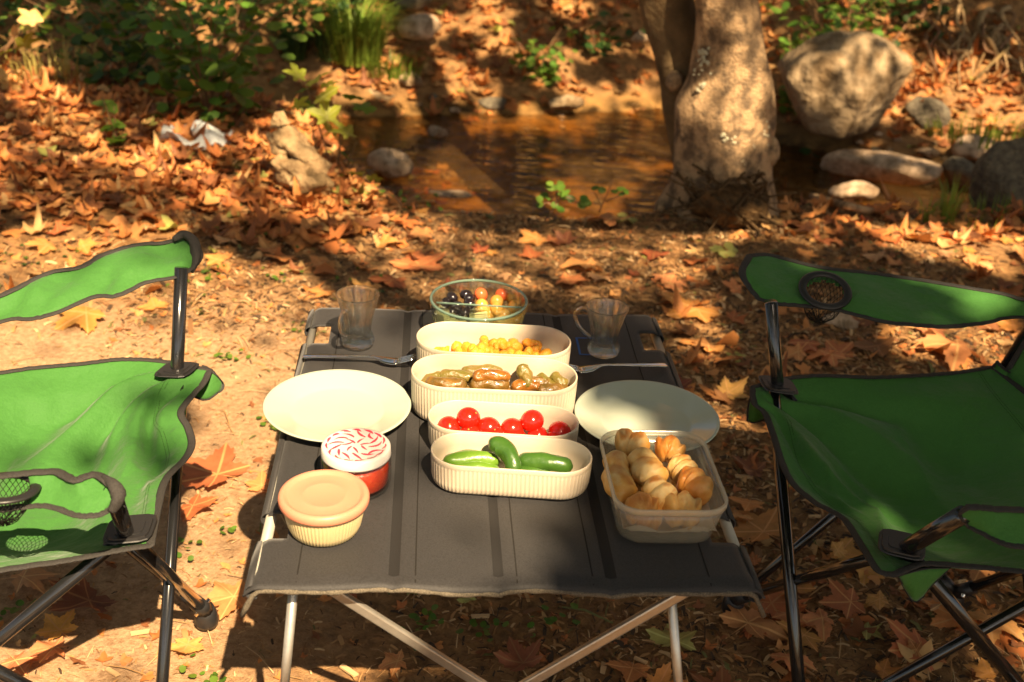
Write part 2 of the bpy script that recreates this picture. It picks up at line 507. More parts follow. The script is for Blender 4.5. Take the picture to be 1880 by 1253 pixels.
for m_, brown in ((M_BUN, (.52, .17, .03)), (M_BUNT, (.44, .13, .025))):     # crust browned on the upper side in the oven
    nt_ = m_.node_tree; b_ = nt_.nodes['Principled BSDF']; src = b_.inputs['Base Color'].links[0].from_socket
    ge = nt_.nodes.new('ShaderNodeNewGeometry'); sx_ = nt_.nodes.new('ShaderNodeSeparateXYZ'); nt_.links.new(ge.outputs['Normal'], sx_.inputs[0])
    no = nt_.nodes.new('ShaderNodeTexNoise'); no.inputs['Scale'].default_value = 38; no.inputs['Detail'].default_value = 5
    tc_ = nt_.nodes.new('ShaderNodeTexCoord'); nt_.links.new(tc_.outputs['Object'], no.inputs['Vector'])
    mu = nt_.nodes.new('ShaderNodeMath'); mu.operation = 'MULTIPLY'; nt_.links.new(sx_.outputs['Z'], mu.inputs[0]); nt_.links.new(no.outputs['Fac'], mu.inputs[1])
    rg = nt_.nodes.new('ShaderNodeMapRange'); rg.inputs['From Min'].default_value = .36; rg.inputs['From Max'].default_value = .56; rg.inputs['To Max'].default_value = .85; nt_.links.new(mu.outputs[0], rg.inputs['Value'])
    mx_ = nt_.nodes.new('ShaderNodeMix'); mx_.data_type = 'RGBA'; nt_.links.new(rg.outputs[0], mx_.inputs['Factor']); nt_.links.new(src, mx_.inputs['A']); mx_.inputs['B'].default_value = (*brown, 1)
    nt_.links.new(mx_.outputs['Result'], b_.inputs['Base Color'])


def ground_mat():
    m = bpy.data.materials.new('forest_soil'); m.use_nodes = True
    nt = m.node_tree; N = nt.nodes; L = nt.links; b = N['Principled BSDF']
    b.inputs['Roughness'].default_value = .92; b.inputs['Specular IOR Level'].default_value = .15
    tc = N.new('ShaderNodeTexCoord')

    def noise(s, d=8, r=.6):
        t = N.new('ShaderNodeTexNoise'); t.inputs['Scale'].default_value = s; t.inputs['Detail'].default_value = d; t.inputs['Roughness'].default_value = r
        L.new(tc.outputs['Object'], t.inputs['Vector']); return t.outputs['Fac']

    def ramp(f, a, b_, c1, c2):
        r = N.new('ShaderNodeValToRGB'); e = r.color_ramp.elements; e[0].position = a; e[1].position = b_; e[0].color = (*c1, 1); e[1].color = (*c2, 1)
        L.new(f, r.inputs['Fac']); return r.outputs['Color']

    def mixc(f, a, b_):
        x = N.new('ShaderNodeMix'); x.data_type = 'RGBA'; L.new(f, x.inputs['Factor']); L.new(a, x.inputs['A']); L.new(b_, x.inputs['B']); return x.outputs['Result']
    fine = ramp(noise(60, 10, .75), .36, .66, (.28, .16, .085), (.58, .37, .215))
    coarse = ramp(noise(28, 9, .7), .34, .64, (.13, .065, .028), (.42, .22, .09))
    at = N.new('ShaderNodeAttribute'); at.attribute_name = 'bare'
    base = mixc(at.outputs['Fac'], coarse, fine)
    wet = N.new('ShaderNodeAttribute'); wet.attribute_name = 'bed'
    mud = ramp(noise(7, 8, .7), .38, .62, (.34, .18, .06), (.09, .05, .02))
    L.new(mixc(wet.outputs['Fac'], base, mud), b.inputs['Base Color'])
    bp = N.new('ShaderNodeBump'); bp.inputs['Strength'].default_value = .8; bp.inputs['Distance'].default_value = .012
    L.new(noise(70, 8, .7), bp.inputs['Height']); L.new(bp.outputs[0], b.inputs['Normal'])
    return m


def water_mat():
    m = bpy.data.materials.new('creek_water'); m.use_nodes = True
    nt = m.node_tree; N = nt.nodes; L = nt.links; N.remove(N['Principled BSDF'])
    tc = N.new('ShaderNodeTexCoord'); mp = N.new('ShaderNodeMapping'); mp.inputs['Scale'].default_value = (2.2, 6, 1)
    t = N.new('ShaderNodeTexNoise'); t.inputs['Scale'].default_value = 3; t.inputs['Detail'].default_value = 3
    L.new(tc.outputs['Object'], mp.inputs[0]); L.new(mp.outputs[0], t.inputs['Vector'])
    bp = N.new('ShaderNodeBump'); bp.inputs['Strength'].default_value = .6; bp.inputs['Distance'].default_value = .03; L.new(t.outputs['Fac'], bp.inputs['Height'])
    tr = N.new('ShaderNodeBsdfTransparent'); tr.inputs['Color'].default_value = (.84, .66, .44, 1)
    gl = N.new('ShaderNodeBsdfGlossy'); gl.inputs['Roughness'].default_value = .03
    fr = N.new('ShaderNodeFresnel'); fr.inputs['IOR'].default_value = 1.33
    L.new(bp.outputs[0], gl.inputs['Normal']); L.new(bp.outputs[0], fr.inputs['Normal'])
    ms = N.new('ShaderNodeMixShader'); L.new(fr.outputs[0], ms.inputs[0]); L.new(tr.outputs[0], ms.inputs[1]); L.new(gl.outputs[0], ms.inputs[2])
    df = N.new('ShaderNodeBsdfDiffuse'); df.inputs['Color'].default_value = (.16, .085, .03, 1)
    m2 = N.new('ShaderNodeMixShader'); m2.inputs[0].default_value = .16; L.new(ms.outputs[0], m2.inputs[1]); L.new(df.outputs[0], m2.inputs[2])
    L.new(m2.outputs[0], N['Material Output'].inputs['Surface'])
    return m


# ------------------------------------------------------------------ where the photograph shows sun
LIT = [  # (level, polygon in photo pixels), later ones win
 (.15, [(0, 0), (1880, 0), (1880, 1253), (0, 1253)]),
 # near ground left
 (.95, [(270, 520), (330, 470), (420, 455), (520, 475), (620, 520), (640, 560), (600, 620), (560, 760), (520, 900), (480, 1100), (950, 1160), (900, 1253), (-200, 1500), (-400, 700), (0, 640), (120, 655), (270, 660)]),
 (.55, [(-200, 560), (0, 520), (150, 540), (270, 560), (300, 640), (120, 655), (-200, 700)]),
 (.12, [(0, 430), (330, 425), (360, 450), (200, 500), (0, 530)]),
 # mid ground
 (.52, [(560, 430), (1300, 420), (1420, 560), (1220, 560), (900, 600), (700, 560), (640, 520)]),
 (.75, [(520, 395), (760, 405), (800, 440), (700, 450), (540, 440)]),
 (.8, [(880, 398), (1210, 385), (1220, 402), (980, 418), (890, 410)]),
 (.75, [(1200, 570), (1340, 540), (1420, 560), (1430, 690), (1380, 780), (1320, 770), (1240, 640)]),
 (.95, [(1290, 690), (1420, 680), (1430, 780), (1330, 775)]),
 (.05, [(1330, 785), (1500, 790), (1600, 1000), (1500, 1180), (1300, 1170), (1310, 900)]),
 (.9, [(1380, 1175), (1640, 1165), (1690, 1215), (1560, 1253), (1400, 1253)]),
 (.35, [(900, 1180), (1330, 1190), (1340, 1253), (900, 1253)]),
 (.95, [(1400, 375), (1880, 385), (1880, 420), (1780, 430), (1650, 425), (1480, 412), (1400, 400)]),
 (.97, [(1540, 420), (1900, 425), (1880, 530), (1760, 500), (1640, 470)]),
 (.5, [(1340, 430), (1560, 440), (1640, 500), (1500, 490), (1370, 470)]),
 (.75, [(1430, 590), (1900, 600), (1900, 690), (1430, 700)]),
 # left drift
 (.38, [(0, 190), (640, 260), (640, 420), (0, 430)]),
 (.95, [(-40, 130), (90, 125), (165, 160), (150, 215), (0, 200)]),
 (.6, [(60, 190), (180, 190), (240, 260), (330, 300), (200, 300), (80, 240)]),
 (.95, [(150, 262), (330, 285), (420, 330), (450, 380), (380, 385), (290, 330), (170, 300)]),
 (.75, [(440, 250), (520, 280), (600, 330), (640, 400), (540, 420), (470, 330), (420, 280)]),
 (.9, [(490, 200), (560, 200), (650, 130), (600, 120), (540, 120), (650, 260), (600, 340), (540, 320)]),
 (.7, [(310, 240), (410, 235), (400, 270), (320, 270)]),
 # upper left shrubs
 (.03, [(0, 0), (480, 0), (500, 220), (170, 200), (100, 130), (0, 100)]),
 (.9, [(300, 0), (420, 0), (420, 80), (330, 95), (300, 60)]),
 (.55, [(330, 130), (400, 120), (460, 190), (350, 210)]),
 (.8, [(0, 60), (90, 20), (80, 110), (20, 130)]),
 # far slope
 (.08, [(480, 60), (600, 90), (640, 130), (600, 160), (520, 130)]),
 (.9, [(585, 0), (720, 0), (740, 120), (660, 100), (600, 40)]),
 (.85, [(455, 15), (575, 10), (560, 60), (480, 60)]),
 (.85, [(560, 120), (700, 100), (760, 20), (860, 0), (960, 20), (900, 120), (960, 190), (840, 200), (700, 180), (600, 190)]),
 (.08, [(810, 70), (880, 60), (900, 120), (820, 125)]),
 (.85, [(920, 80), (1060, 70), (1060, 170), (960, 170)]),
 (.75, [(1020, 150), (1200, 160), (1180, 210), (1030, 210)]),
 (.7, [(1040, 60), (1180, 80), (1150, 120), (1060, 110)]),
 # water
 (.3, [(650, 225), (1230, 205), (1240, 400), (700, 400)]),
 (.12, [(640, 275), (760, 265), (1000, 262), (1180, 300), (1000, 300), (860, 285), (760, 300), (680, 320)]),
 (.12, [(960, 285), (1090, 290), (1200, 370), (1230, 400), (900, 400), (930, 330)]),
 (.15, [(1000, 225), (1240, 250), (1240, 285), (1060, 262)]),
 (.2, [(620, 180), (720, 215), (700, 300), (640, 310)]),
 (.9, [(830, 205), (1050, 200), (1080, 250), (940, 245), (800, 240)]),
 (.9, [(770, 290), (860, 285), (930, 320), (900, 380), (820, 390), (760, 350)]),
 (.9, [(760, 230), (840, 235), (830, 262), (770, 262)]),
 (.9, [(1085, 275), (1120, 285), (1210, 350), (1190, 355), (1110, 310)]),
 (.8, [(1150, 285), (1235, 330), (1230, 345), (1160, 305)]),
 (.9, [(980, 325), (1165, 330), (1165, 400), (980, 400)]),
 # trunk, boulder and the stones on the right
 (.9, [(1235, 0), (1420, 0), (1440, 380), (1210, 390), (1230, 230)]),
 (.15, [(1232, 90), (1290, 60), (1300, 230), (1275, 300), (1262, 390), (1200, 400)]),
 (.1, [(1370, 300), (1450, 280), (1450, 400), (1370, 400)]),
 (.95, [(1280, 0), (1390, 0), (1400, 70), (1330, 110), (1280, 80)]),
 (.5, [(1170, 0), (1262, 0), (1270, 200), (1200, 220)]),
 (.6, [(1430, 190), (1510, 90), (1620, 85), (1660, 190), (1600, 250), (1440, 230)]),
 (.65, [(1520, 270), (1740, 300), (1720, 345), (1530, 340)]),
 (.85, [(1740, 150), (1880, 170), (1880, 290), (1700, 270)]),
 (.75, [(1660, 110), (1880, 130), (1800, 180), (1680, 160)]),
 (.5, [(1400, 90), (1500, 60), (1640, 30), (1640, 70), (1500, 120), (1420, 160)]),
 (.15, [(1790, 290), (1880, 240), (1880, 400), (1780, 385)]),
 # left chair
 (.97, [(-200, 400), (370, 420), (420, 700), (340, 1050), (-200, 1150)]),
 (.4, [(215, 690), (350, 685), (345, 800), (300, 850), (250, 800), (290, 740)]),
 # table
 (.05, [(760, 545), (1210, 560), (1400, 1100), (1085, 1100), (1070, 900), (1065, 700), (900, 600)]),
 (.97, [(430, 640), (760, 640), (760, 590), (1000, 600), (1060, 700), (1080, 1100), (430, 1100)]),
 (.8, [(570, 560), (780, 570), (760, 665), (560, 665)]),
 (.6, [(1050, 700), (1330, 695), (1340, 830), (1080, 830)]),
 (1.0, [(1070, 770), (1310, 770), (1345, 900), (1310, 1010), (1120, 1000)]),
 (.9, [(800, 545), (960, 545), (960, 600), (800, 600)]),
 # right chair
 (.06, [(1350, 450), (1650, 470), (1560, 620), (1700, 700), (1880, 720), (1880, 1100), (1640, 1110), (1360, 700)]),
 (.95, [(1655, 510), (1760, 520), (1880, 540), (1880, 600), (1770, 605), (1700, 560)]),
 (.8, [(1760, 690), (1860, 700), (1860, 745), (1800, 735)]),
 (.85, [(1560, 905), (1640, 860), (1760, 880), (1820, 920), (1880, 960), (1880, 1020), (1700, 1000)]),
]


def lit_level(px, py, x, y):
    # uneven edges, wider farther away
    k_ = np.clip((700 - py) / 500, .25, 1)
    px = px + 26 * k_ * noise2(x, y, 14, 23) + 20 * k_ * noise2(x, y, 31, 25)
    py = py + 16 * k_ * noise2(x, y, 14, 24) + 10 * k_ * noise2(x, y, 31, 26)
    n = noise2(x, y, 3.2, 21) + .7 * noise2(x, y, 7.5, 22)
    base = np.where(n > .35, .85, np.where(n > .15, .4, .06))
    lv = base.copy()
    inframe = (px > -250) & (px < 2100) & (py > -60) & (py < 1500)
    for val, poly in LIT[1:]:
        ins = np.zeros(len(px), bool); k = len(poly)
        for i in range(k):
            x1, y1 = poly[i]; x2, y2 = poly[(i + 1) % k]
            if y1 == y2: continue
            c = ((y1 > py) != (y2 > py)) & (px < (x2 - x1) * (py - y1) / (y2 - y1) + x1)
            ins ^= c
        lv = np.where(ins & inframe, val, lv)
    return lv


def sunlit_targets(gx, gy):
    """share of sun wanted along the sun ray that reaches the ground at gx, gy"""
    gz = terrain(gx, gy)
    p = np.stack([gx, gy, gz], 1)
    surf = p.copy()
    # boulder and trunk stand in the way of the ray
    for y0, xa, xb, zt in ((5.3, -1.9, -1.0, 1.0), (6.1, 1.35, 2.1, .35), (4.0, .42, 1.02, 1.4), (3.92, .06, .42, .2), (4.2, -.9, -.48, .36)):
        h = (gy - y0) / .80
        q = p + SUNV[None] * h[:, None]
        ok = (h > 0) & (q[:, 2] > gz + .02) & (q[:, 0] > xa) & (q[:, 0] < xb) & (q[:, 2] < zt)
        surf[ok] = q[ok]
    q = p + SUNV[None] * ((.46 - gz)[:, None])
    for xa, xb, ya, yb in ((-1.15, -.44, 1.15, 2.0), (.42, 1.1, 1.25, 2.1)):
        ok = (q[:, 0] > xa) & (q[:, 0] < xb) & (q[:, 1] > ya) & (q[:, 1] < yb)
        surf[ok] = q[ok]
    q = p + SUNV[None] * ((.605 - gz)[:, None])
    ok = (q[:, 0] > .36) & (q[:, 0] < 1.4) & (q[:, 1] > 1.78) & (q[:, 1] < 2.06)
    surf[ok] = q[ok]
    q = p + SUNV[None] * ((TZ + .03 - gz)[:, None])
    u, v = Tinv(q[:, 0], q[:, 1])
    ok = (np.abs(u) < TW / 2 + .02) & (v > -.02) & (v < TD + .02)
    surf[ok] = q[ok]
    px, py, fr = QA(surf)
    px = np.where(fr, px, -9999)
    return p, lit_level(px, py, gx, gy)


# ================================================================== GROUND, WATER
def grid_axis(a, b, step, out, n):
    core = np.arange(a, b, step)
    g = np.geomspace(step, out, n)
    return np.concatenate([a - np.cumsum(g)[::-1], core, core[-1] + np.cumsum(g)])


gx = grid_axis(-3.2, 3.8, .045, 14, 26); gy = grid_axis(.9, 9.2, .045, 14, 26)
GX, GY = np.meshgrid(gx, gy)
gzv = terrain(GX.ravel(), GY.ravel()).reshape(GX.shape)
gzv = np.minimum(gzv, 9 + 0 * gzv)
nx, ny = len(gx), len(gy)
me = bpy.data.meshes.new('ground')
me.vertices.add(nx * ny); me.vertices.foreach_set('co', np.stack([GX, GY, gzv], 2).reshape(-1))
i0 = (np.arange(ny - 1)[:, None] * nx + np.arange(nx - 1)[None]).ravel()
fc = np.stack([i0, i0 + 1, i0 + nx + 1, i0 + nx], 1)
me.loops.add(fc.size); me.loops.foreach_set('vertex_index', fc.ravel().astype(np.int32))
me.polygons.add(len(fc)); me.polygons.foreach_set('loop_start', (np.arange(len(fc)) * 4).astype(np.int32)); me.polygons.foreach_set('loop_total', np.full(len(fc), 4, np.int32))
a = me.attributes.new('bare', 'FLOAT', 'POINT')
xx, yy = GX.ravel(), GY.ravel()
bare = sm((-.15 - xx) / .5) * sm((3.4 - yy) / .8) + .35 * noise2(xx, yy, 3, 5)
a.data.foreach_set('value', np.clip(bare, 0, 1).astype(np.float32))
a = me.attributes.new('bed', 'FLOAT', 'POINT')
a.data.foreach_set('value', sm((-.28 - gzv.ravel()) / .1).astype(np.float32))
me.update(calc_edges=True)
ground = link('ground', me, ground_mat())
tag(ground, kind='structure')

wg = MB()
WN = 40
wv = [(-3.5 + 9.5 * i / WN, 3.7 + 4.2 * j / WN, -.40) for j in range(WN + 1) for i in range(WN + 1)]
wf = [(j * (WN + 1) + i, j * (WN + 1) + i + 1, (j + 1) * (WN + 1) + i + 1, (j + 1) * (WN + 1) + i) for j in range(WN) for i in range(WN)]
wg.add(wv, wf)
tag(wg.build('water', water_mat()), kind='structure')


# ================================================================== LEAF SHAPES
def plane_leaf(detail=2, seed=0, curl=.3, lobes=5):
    """plane-tree leaf, radius about 1, stalk towards -y. returns verts, tris, vein attribute"""
    r = random.Random(seed)
    pts = []; vein = []
    angs = [-25, 28, 90, 152, 205] if lobes == 5 else [20, 90, 160]
    lens = [.62, .92, 1.05, .92, .62] if lobes == 5 else [.85, 1.05, .85]
    sin_r = .50
    prev = -72
    pts.append((-90, .16)); vein.append(.9)
    if detail > 1: pts.append((-68, .34)); vein.append(.5)
    for i, (a, l) in enumerate(zip(angs, lens)):
        a += r.uniform(-4, 4); l *= r.uniform(.88, 1.08)
        if detail > 1:
            pts += [(a - 21, l * .66), (a - 16, l * .66), (a - 12, l * .83), (a - 8, l * .80), (a, l), (a + 8, l * .80), (a + 12, l * .83), (a + 16, l * .66), (a + 21, l * .66)]
            vein += [.35, .5, .65, .75, 1, .75, .65, .5, .35]
        else:
            pts += [(a - 17, l * .74), (a, l), (a + 17, l * .74)]; vein += [.5, 1, .5]
        if i < len(angs) - 1:
            pts.append(((a + angs[i + 1]) / 2, sin_r * r.uniform(.85, 1.2))); vein.append(0)
    if detail > 1: pts.append((248, .34)); vein.append(.5)
    outline = [Vector((math.cos(math.radians(a)) * q, math.sin(math.radians(a)) * q, 0)) for a, q in pts]
    n = len(outline)
    cph = r.uniform(0, 2 * PI); k1 = curl * r.uniform(-.9, .9); k2 = curl * r.uniform(.2, 1); ph = r.uniform(0, 6)

    def z(p):
        a = math.atan2(p.y, p.x); q = p.length
        d = p.x * math.cos(cph) + p.y * math.sin(cph)
        return k1 * q * q * .9 + k2 * d * d * .8 + curl * .22 * q * math.sin(3 * a + ph) + curl * .3 * q * q * math.sin(5 * a + ph * 2)
    V = [Vector((0, 0, 0))]; A = [1.0]; F = []
    if detail > 1:
        for p, w in zip(outline, vein):
            V.append(p * .5); A.append(1 - (1 - w) * .5)
        for p, w in zip(outline, vein):
            V.append(p.copy()); A.append(w)
        for i in range(n):
            j = (i + 1) % n
            F.append((0, 1 + i, 1 + j)); F.append((1 + i, 1 + n + i, 1 + n + j)); F.append((1 + i, 1 + n + j, 1 + j))
    else:
        for p, w in zip(outline, vein): V.append(p.copy()); A.append(w)
        for i in range(n): F.append((0, 1 + i, 1 + (i + 1) % n))
    for v in V: v.z = z(v)
    # stalk
    s0 = len(V)
    V += [Vector((-.018, -.05, .0)), Vector((.018, -.05, 0)), Vector((r.uniform(-.1, .1), -.75, .06))]; A += [1, 1, 1]
    F.append((s0, s0 + 1, s0 + 2))
    return [tuple(v) for v in V], F, A


def oval_leaf(curl=.2, seed=0):
    V = [(0, 0, 0)]; F = []
    for k in range(8):
        t = 2 * PI * k / 8
        x = .62 * math.cos(t); y = .5 + .5 * math.sin(t)
        V.append((x, y - .5 + .0, curl * (x * x) * 1.2 - .1 * (y - .5) ** 2))
    for k in range(8): F.append((0, 1 + k, 1 + (k + 1) % 8))
    return [(a, b + .5, c) for a, b, c in V], F, [0] * 9


def leafmesh(name, t, m):
    me = bpy.data.meshes.new(name); me.from_pydata(t[0], [], t[1])
    a = me.attributes.new('vein', 'FLOAT', 'POINT'); a.data.foreach_set('value', np.array(t[2], np.float32))
    me.materials.append(m)
    me.polygons.foreach_set('use_smooth', np.ones(len(me.polygons), bool))
    return me


# ================================================================== TREES OVERHEAD (unseen canopy, its leaves laid out to cast the wanted shade)
def limb(mb, pts, r0, r1, n=9):
    rs = [r0 + (r1 - r0) * i / (len(pts) - 1) for i in range(len(pts))]
    mb.tube(pts, rs, n)


def canopy_leaves():
    """leaf positions between sun and ground, denser where the place lies in shade"""
    r = np.random.default_rng(77)
    out = []
    # close cover over what the photograph shows
    def cover(xa, xb, ya, yb, dens, f=None):
        n = int((xb - xa) * (yb - ya) * dens)
        x = r.uniform(xa, xb, n); y = r.uniform(ya, yb, n)
        p, lv = sunlit_targets(x, y)
        shade = 1 - lv
        keep = (lv < .3) & (r.uniform(0, 1, n) < shade ** 1.5)
        p = p[keep]
        h = r.uniform(4.6, 6.4, len(p))
        return p + SUNV[None] * h[:, None]
    big = cover(-3.6, 4.4, .7, 9.5, 300)
    # thin spray of small leaves where the light is only softened
    n = int(8 * 8.8 * 1100)
    x = r.uniform(-3.6, 4.4, n); y = r.uniform(.7, 9.5, n)
    p, lv = sunlit_targets(x, y)
    keep = (lv >= .3) & (r.uniform(0, 1, n) < -np.log(np.clip(lv, .05, .999)) / 1.75)
    p = p[keep]; small = p + SUNV[None] * r.uniform(5.2, 7.2, len(p))[:, None]
    return big, small


def outer_leaves():
    r = np.random.default_rng(78)
    n = 40000
    x = r.uniform(-13, 14, n); y = r.uniform(-12, 18, n); z = r.uniform(4.8, 8.5, n)
    # keep the ones whose shadow misses the view's footprint
    gx_ = x - SUNV[0] * z; gy_ = y - SUNV[1] * z
    inside = (gx_ > -3.6) & (gx_ < 4.4) & (gy_ > .5) & (gy_ < 9.7)
    keep = ~inside & (noise2(x, y, 1.1, 31) > -.35)
    z = z + np.clip(y - 8, 0, 20) * .35
    return np.stack([x, y, z], 1)[keep]


TREES = [  # trunk base, lean, radius, label
    (2.9, -3.4, .20, 'grey plane tree standing behind the right chair, unseen crown shaped to shade the table'),
    (-3.9, -2.6, .17, 'grey plane tree rising behind and left of the picnic table'),
    (5.6, 2.2, .19, 'grey plane tree standing to the right of the right chair'),
    (-5.4, 4.8, .18, 'grey plane tree at the left end of the leaf drift'),
    (-2.2, 10.5, .2, 'tall plane tree high on the far slope behind the dark bushes'),
    (4.6, 11.0, .2, 'tall plane tree high on the far slope above the boulder'),
    (0.9, -8.5, .2, 'plane tree standing farthest behind the picnic'),
]
big_, small_ = canopy_leaves()
allp = np.concatenate([big_, outer_leaves(), small_])
smallf = np.arange(len(allp)) >= len(allp) - len(small_)
bases = np.array([(t[0], t[1]) for t in TREES])
own = np.argmin(((allp[:, None, :2] - bases[None]) ** 2).sum(2), 1)
cl = ([(0, 0, 0), (.55, -.5, .05), (1, .1, -.1), (.6, .75, .1), (0, 1.1, 0), (-.6, .75, -.08), (-1, .1, .1), (-.55, -.5, 0)],
      [(0, 1, 2), (0, 2, 3), (0, 3, 4), (0, 4, 5), (0, 5, 6), (0, 6, 7)])
for ti, (bx, by, br, lab) in enumerate(TREES):
    bz = tz(bx, by)
    root = empty('plane_tree', (bx, by, bz - .05), lab, 'tree', 'plane trees around the clearing')
    tr = MB()
    top = Vector((bx + random.uniform(-.3, .3), by + random.uniform(-.3, .3), bz + 4.6))
    base = Vector((bx, by, bz - .05))
    tr.tube([base, base.lerp(top, .06), base.lerp(top, .4), top], [br * 1.5, br * 1.1, br, br * .75], 12)
    tr.build('trunk', M_BARK, root)
    pts = allp[own == ti]; sf_ = smallf[own == ti]
    rr = np.random.default_rng(ti)
    for k in range(30):
        if len(pts) == 0: break
        tgt = Vector(pts[rr.integers(len(pts))]);
        mid = top.lerp(tgt, .5) + Vector((0, 0, .35))
        smp = np.array([tuple(top.lerp(mid, t)) for t in (.3, .6, 1)] + [tuple(mid.lerp(tgt, t)) for t in (.25, .5, .75, 1)])
        if (sunlit_targets(smp[:, 0] - SUNV[0] * smp[:, 2], smp[:, 1] - SUNV[1] * smp[:, 2])[1] > .45).any(): continue
        lm = MB(); limb(lm, [top - Vector((0, 0, .25 * k * .3)), mid, tgt], br * .45, .015)
        lm.build('limb', M_BARK, root)
    M_ = rotmats(len(pts), rr.uniform(0, 1.0, len(pts)), rr) * (rr.uniform(.085, .13, len(pts)) * np.where(sf_, .34, 1))[:, None, None]
    crown = batch('crown', cl[0], cl[1], M_, pts, [M_CANOPY], parent=root)  # out of view

# ================================================================== THE FORKED TREE BY THE CREEK
def blob_tube(pts, radii, n=28, seed=0, amp=.06, ell=1.0):
    """trunk: rings with uneven outline"""
    V = []; F = []
    rr = random.Random(seed); ph = [rr.uniform(0, 6) for _ in range(8)]
    m = len(pts)
    for i, (p, r) in enumerate(zip(pts, radii)):
        p = Vector(p)
        for k in range(n):
            t = 2 * PI * k / n
            q = r * (1 + amp * math.sin(2 * t + ph[0] + i * .25) + amp * .8 * math.sin(3 * t + ph[1] + i * .4) + amp * .5 * math.sin(5 * t + ph[2] - i * .3) + amp * .3 * math.sin(9 * t + ph[3] + i))
            V.append(p + Vector((math.cos(t) * q, math.sin(t) * q * ell, 0)))
    for i in range(m - 1):
        for k in range(n):
            k2 = (k + 1) % n
            F.append((i * n + k, i * n + k2, (i + 1) * n + k2, (i + 1) * n + k))
    F.append(tuple(range(n))[::-1]); F.append(tuple(range((m - 1) * n, m * n)))
    return V, F


def spline(pts, n):
    """Catmull-Rom through points (any dimension)"""
    pts = [np.array(p, float) for p in pts]
    P_ = [pts[0] * 2 - pts[1]] + pts + [pts[-1] * 2 - pts[-2]]
    out = []
    m = len(pts) - 1
    for j in range(n):
        t = j / (n - 1) * m; i = min(int(t), m - 1); t -= i
        a, b, c, d = P_[i:i + 4]
        out.append(.5 * (2 * b + (c - a) * t + (2 * a - 5 * b + 4 * c - d) * t * t + (3 * b - a - 3 * c + d) * t ** 3))
    return out


tree = empty('plane_tree', (.74, 4.12, -.05), 'forked pale plane tree trunk with flared base at the edge of the creek', 'tree', 'plane trees around the clearing')
# right stem: centre and radius from the outline
prof = []
for py_, xl, xr in ((400, 1205, 1440), (375, 1213, 1432), (340, 1226, 1424), (300, 1236, 1420), (250, 1240, 1420), (200, 1240, 1420), (150, 1262, 1418), (100, 1272, 1410), (50, 1275, 1402), (0, 1272, 1392), (-80, 1262, 1372)):
    a_ = PY(xl, py_, 4.12); b_ = PY(xr, py_, 4.12)
    prof.append(((a_.x + b_.x) / 2, 4.12, (a_.z + b_.z) / 2, (b_.x - a_.x) / 2))
pt_ = prof[-1]
for t_ in (.08, .2, .38, .62, 1.0): prof.append((pt_[0] - .35 * t_, pt_[1] + .5 * t_, pt_[2] + 3.7 * t_, pt_[3] * (1 - .5 * t_)))
prof = [(prof[0][0], 4.12, prof[0][2] - .25, prof[0][3] * 1.15)] + prof
sp = spline(prof, 70)
TRK = sp
tm = MB(); v_, f_ = blob_tube([q[:3] for q in sp], [q[3] for q in sp], 40, 3, .035, .85); tm.add(v_, f_)
# knot on the right side of the base
kc = PY(1414, 278, 4.09)
v_, f_ = lathe_vf([(.001, -.06), (.022, -.05), (.036, -.02), (.034, .01), (.022, .04), (.001, .06)], 14, tuple(kc), closed=False); tm.add(v_, f_)
tm.build('trunk', M_BARK, tree)
prof = []
for py_, xl, xr in ((330, 1238, 1290), (250, 1225, 1290), (200, 1215, 1300), (150, 1208, 1296), (100, 1198, 1290), (50, 1186, 1284), (0, 1174, 1276), (-80, 1160, 1262)):
    a_ = PY(xl, py_, 4.30); b_ = PY(xr, py_, 4.30)
    prof.append(((a_.x + b_.x) / 2, 4.30, (a_.z + b_.z) / 2, (b_.x - a_.x) / 2))
pt_ = prof[-1]
prof = [(prof[0][0] + .05, 4.27, prof[0][2] - .3, .08)] + prof + [(pt_[0] - .5 * t_, pt_[1] + .9 * t_, pt_[2] + 3.7 * t_, pt_[3] * (1 - .5 * t_)) for t_ in (.08, .2, .38, .62, 1.0)]
sp = spline(prof, 60)
tm = MB(); v_, f_ = blob_tube([q[:3] for q in sp], [q[3] for q in sp], 30, 8, .04, .9); tm.add(v_, f_)
tm.build('stem', M_BARKD, tree)
kc = PY(1238, 150, 4.2)
km = MB(); v_, f_ = lathe_vf([(.001, -.035), (.022, -.032), (.032, -.01), (.03, .015), (.016, .035), (.001, .04)], 14, tuple(kc), closed=False); km.add(v_, f_)
km.build('knot', M_BARK, tree)
# lichen flecks: small flat scales sitting proud of the bark
lm = MB(); rl = random.Random(4)
for (cx, cy, sx, sy, n) in ((1288, 110, 12, 26, 26), (1290, 160, 8, 12, 8), (1350, 258, 26, 8, 18), (1372, 275, 14, 14, 12), (1368, 298, 4, 8, 5), (1405, 215, 8, 40, 14), (1268, 340, 14, 5, 8)):
    for _ in range(n):
        ax, ay = rl.gauss(cx, sx * .6), rl.gauss(cy, sy * .6)
        q = PY(ax, ay, 4.12)
        best = min(TRK, key=lambda w: abs(w[2] - q.z))
        dx = (q.x - best[0]) / best[3]
        if abs(dx) > .93: continue
        yy_ = 4.12 - .85 * best[3] * math.sqrt(1 - dx * dx) * 1.0
        q = PY(ax, ay, yy_)
        v2 = []
        k_ = 6; s_ = rl.uniform(.004, .010)
        nrm = Vector((dx, -math.sqrt(1 - dx * dx), 0)).normalized(); tx_ = Vector((-nrm.y, nrm.x, 0)); up_ = Vector((0, 0, 1))
        c_ = Vector(q) + nrm * .006
        for j in range(k_):
            t = 2 * PI * j / k_; w = s_ * rl.uniform(.6, 1.2)
            v2.append(c_ + tx_ * math.cos(t) * w + up_ * math.sin(t) * w - nrm * .006)
        v2.append(c_ + nrm * .002)
        lm.add(v2, [(j, (j + 1) % k_, k_) for j in range(k_)])
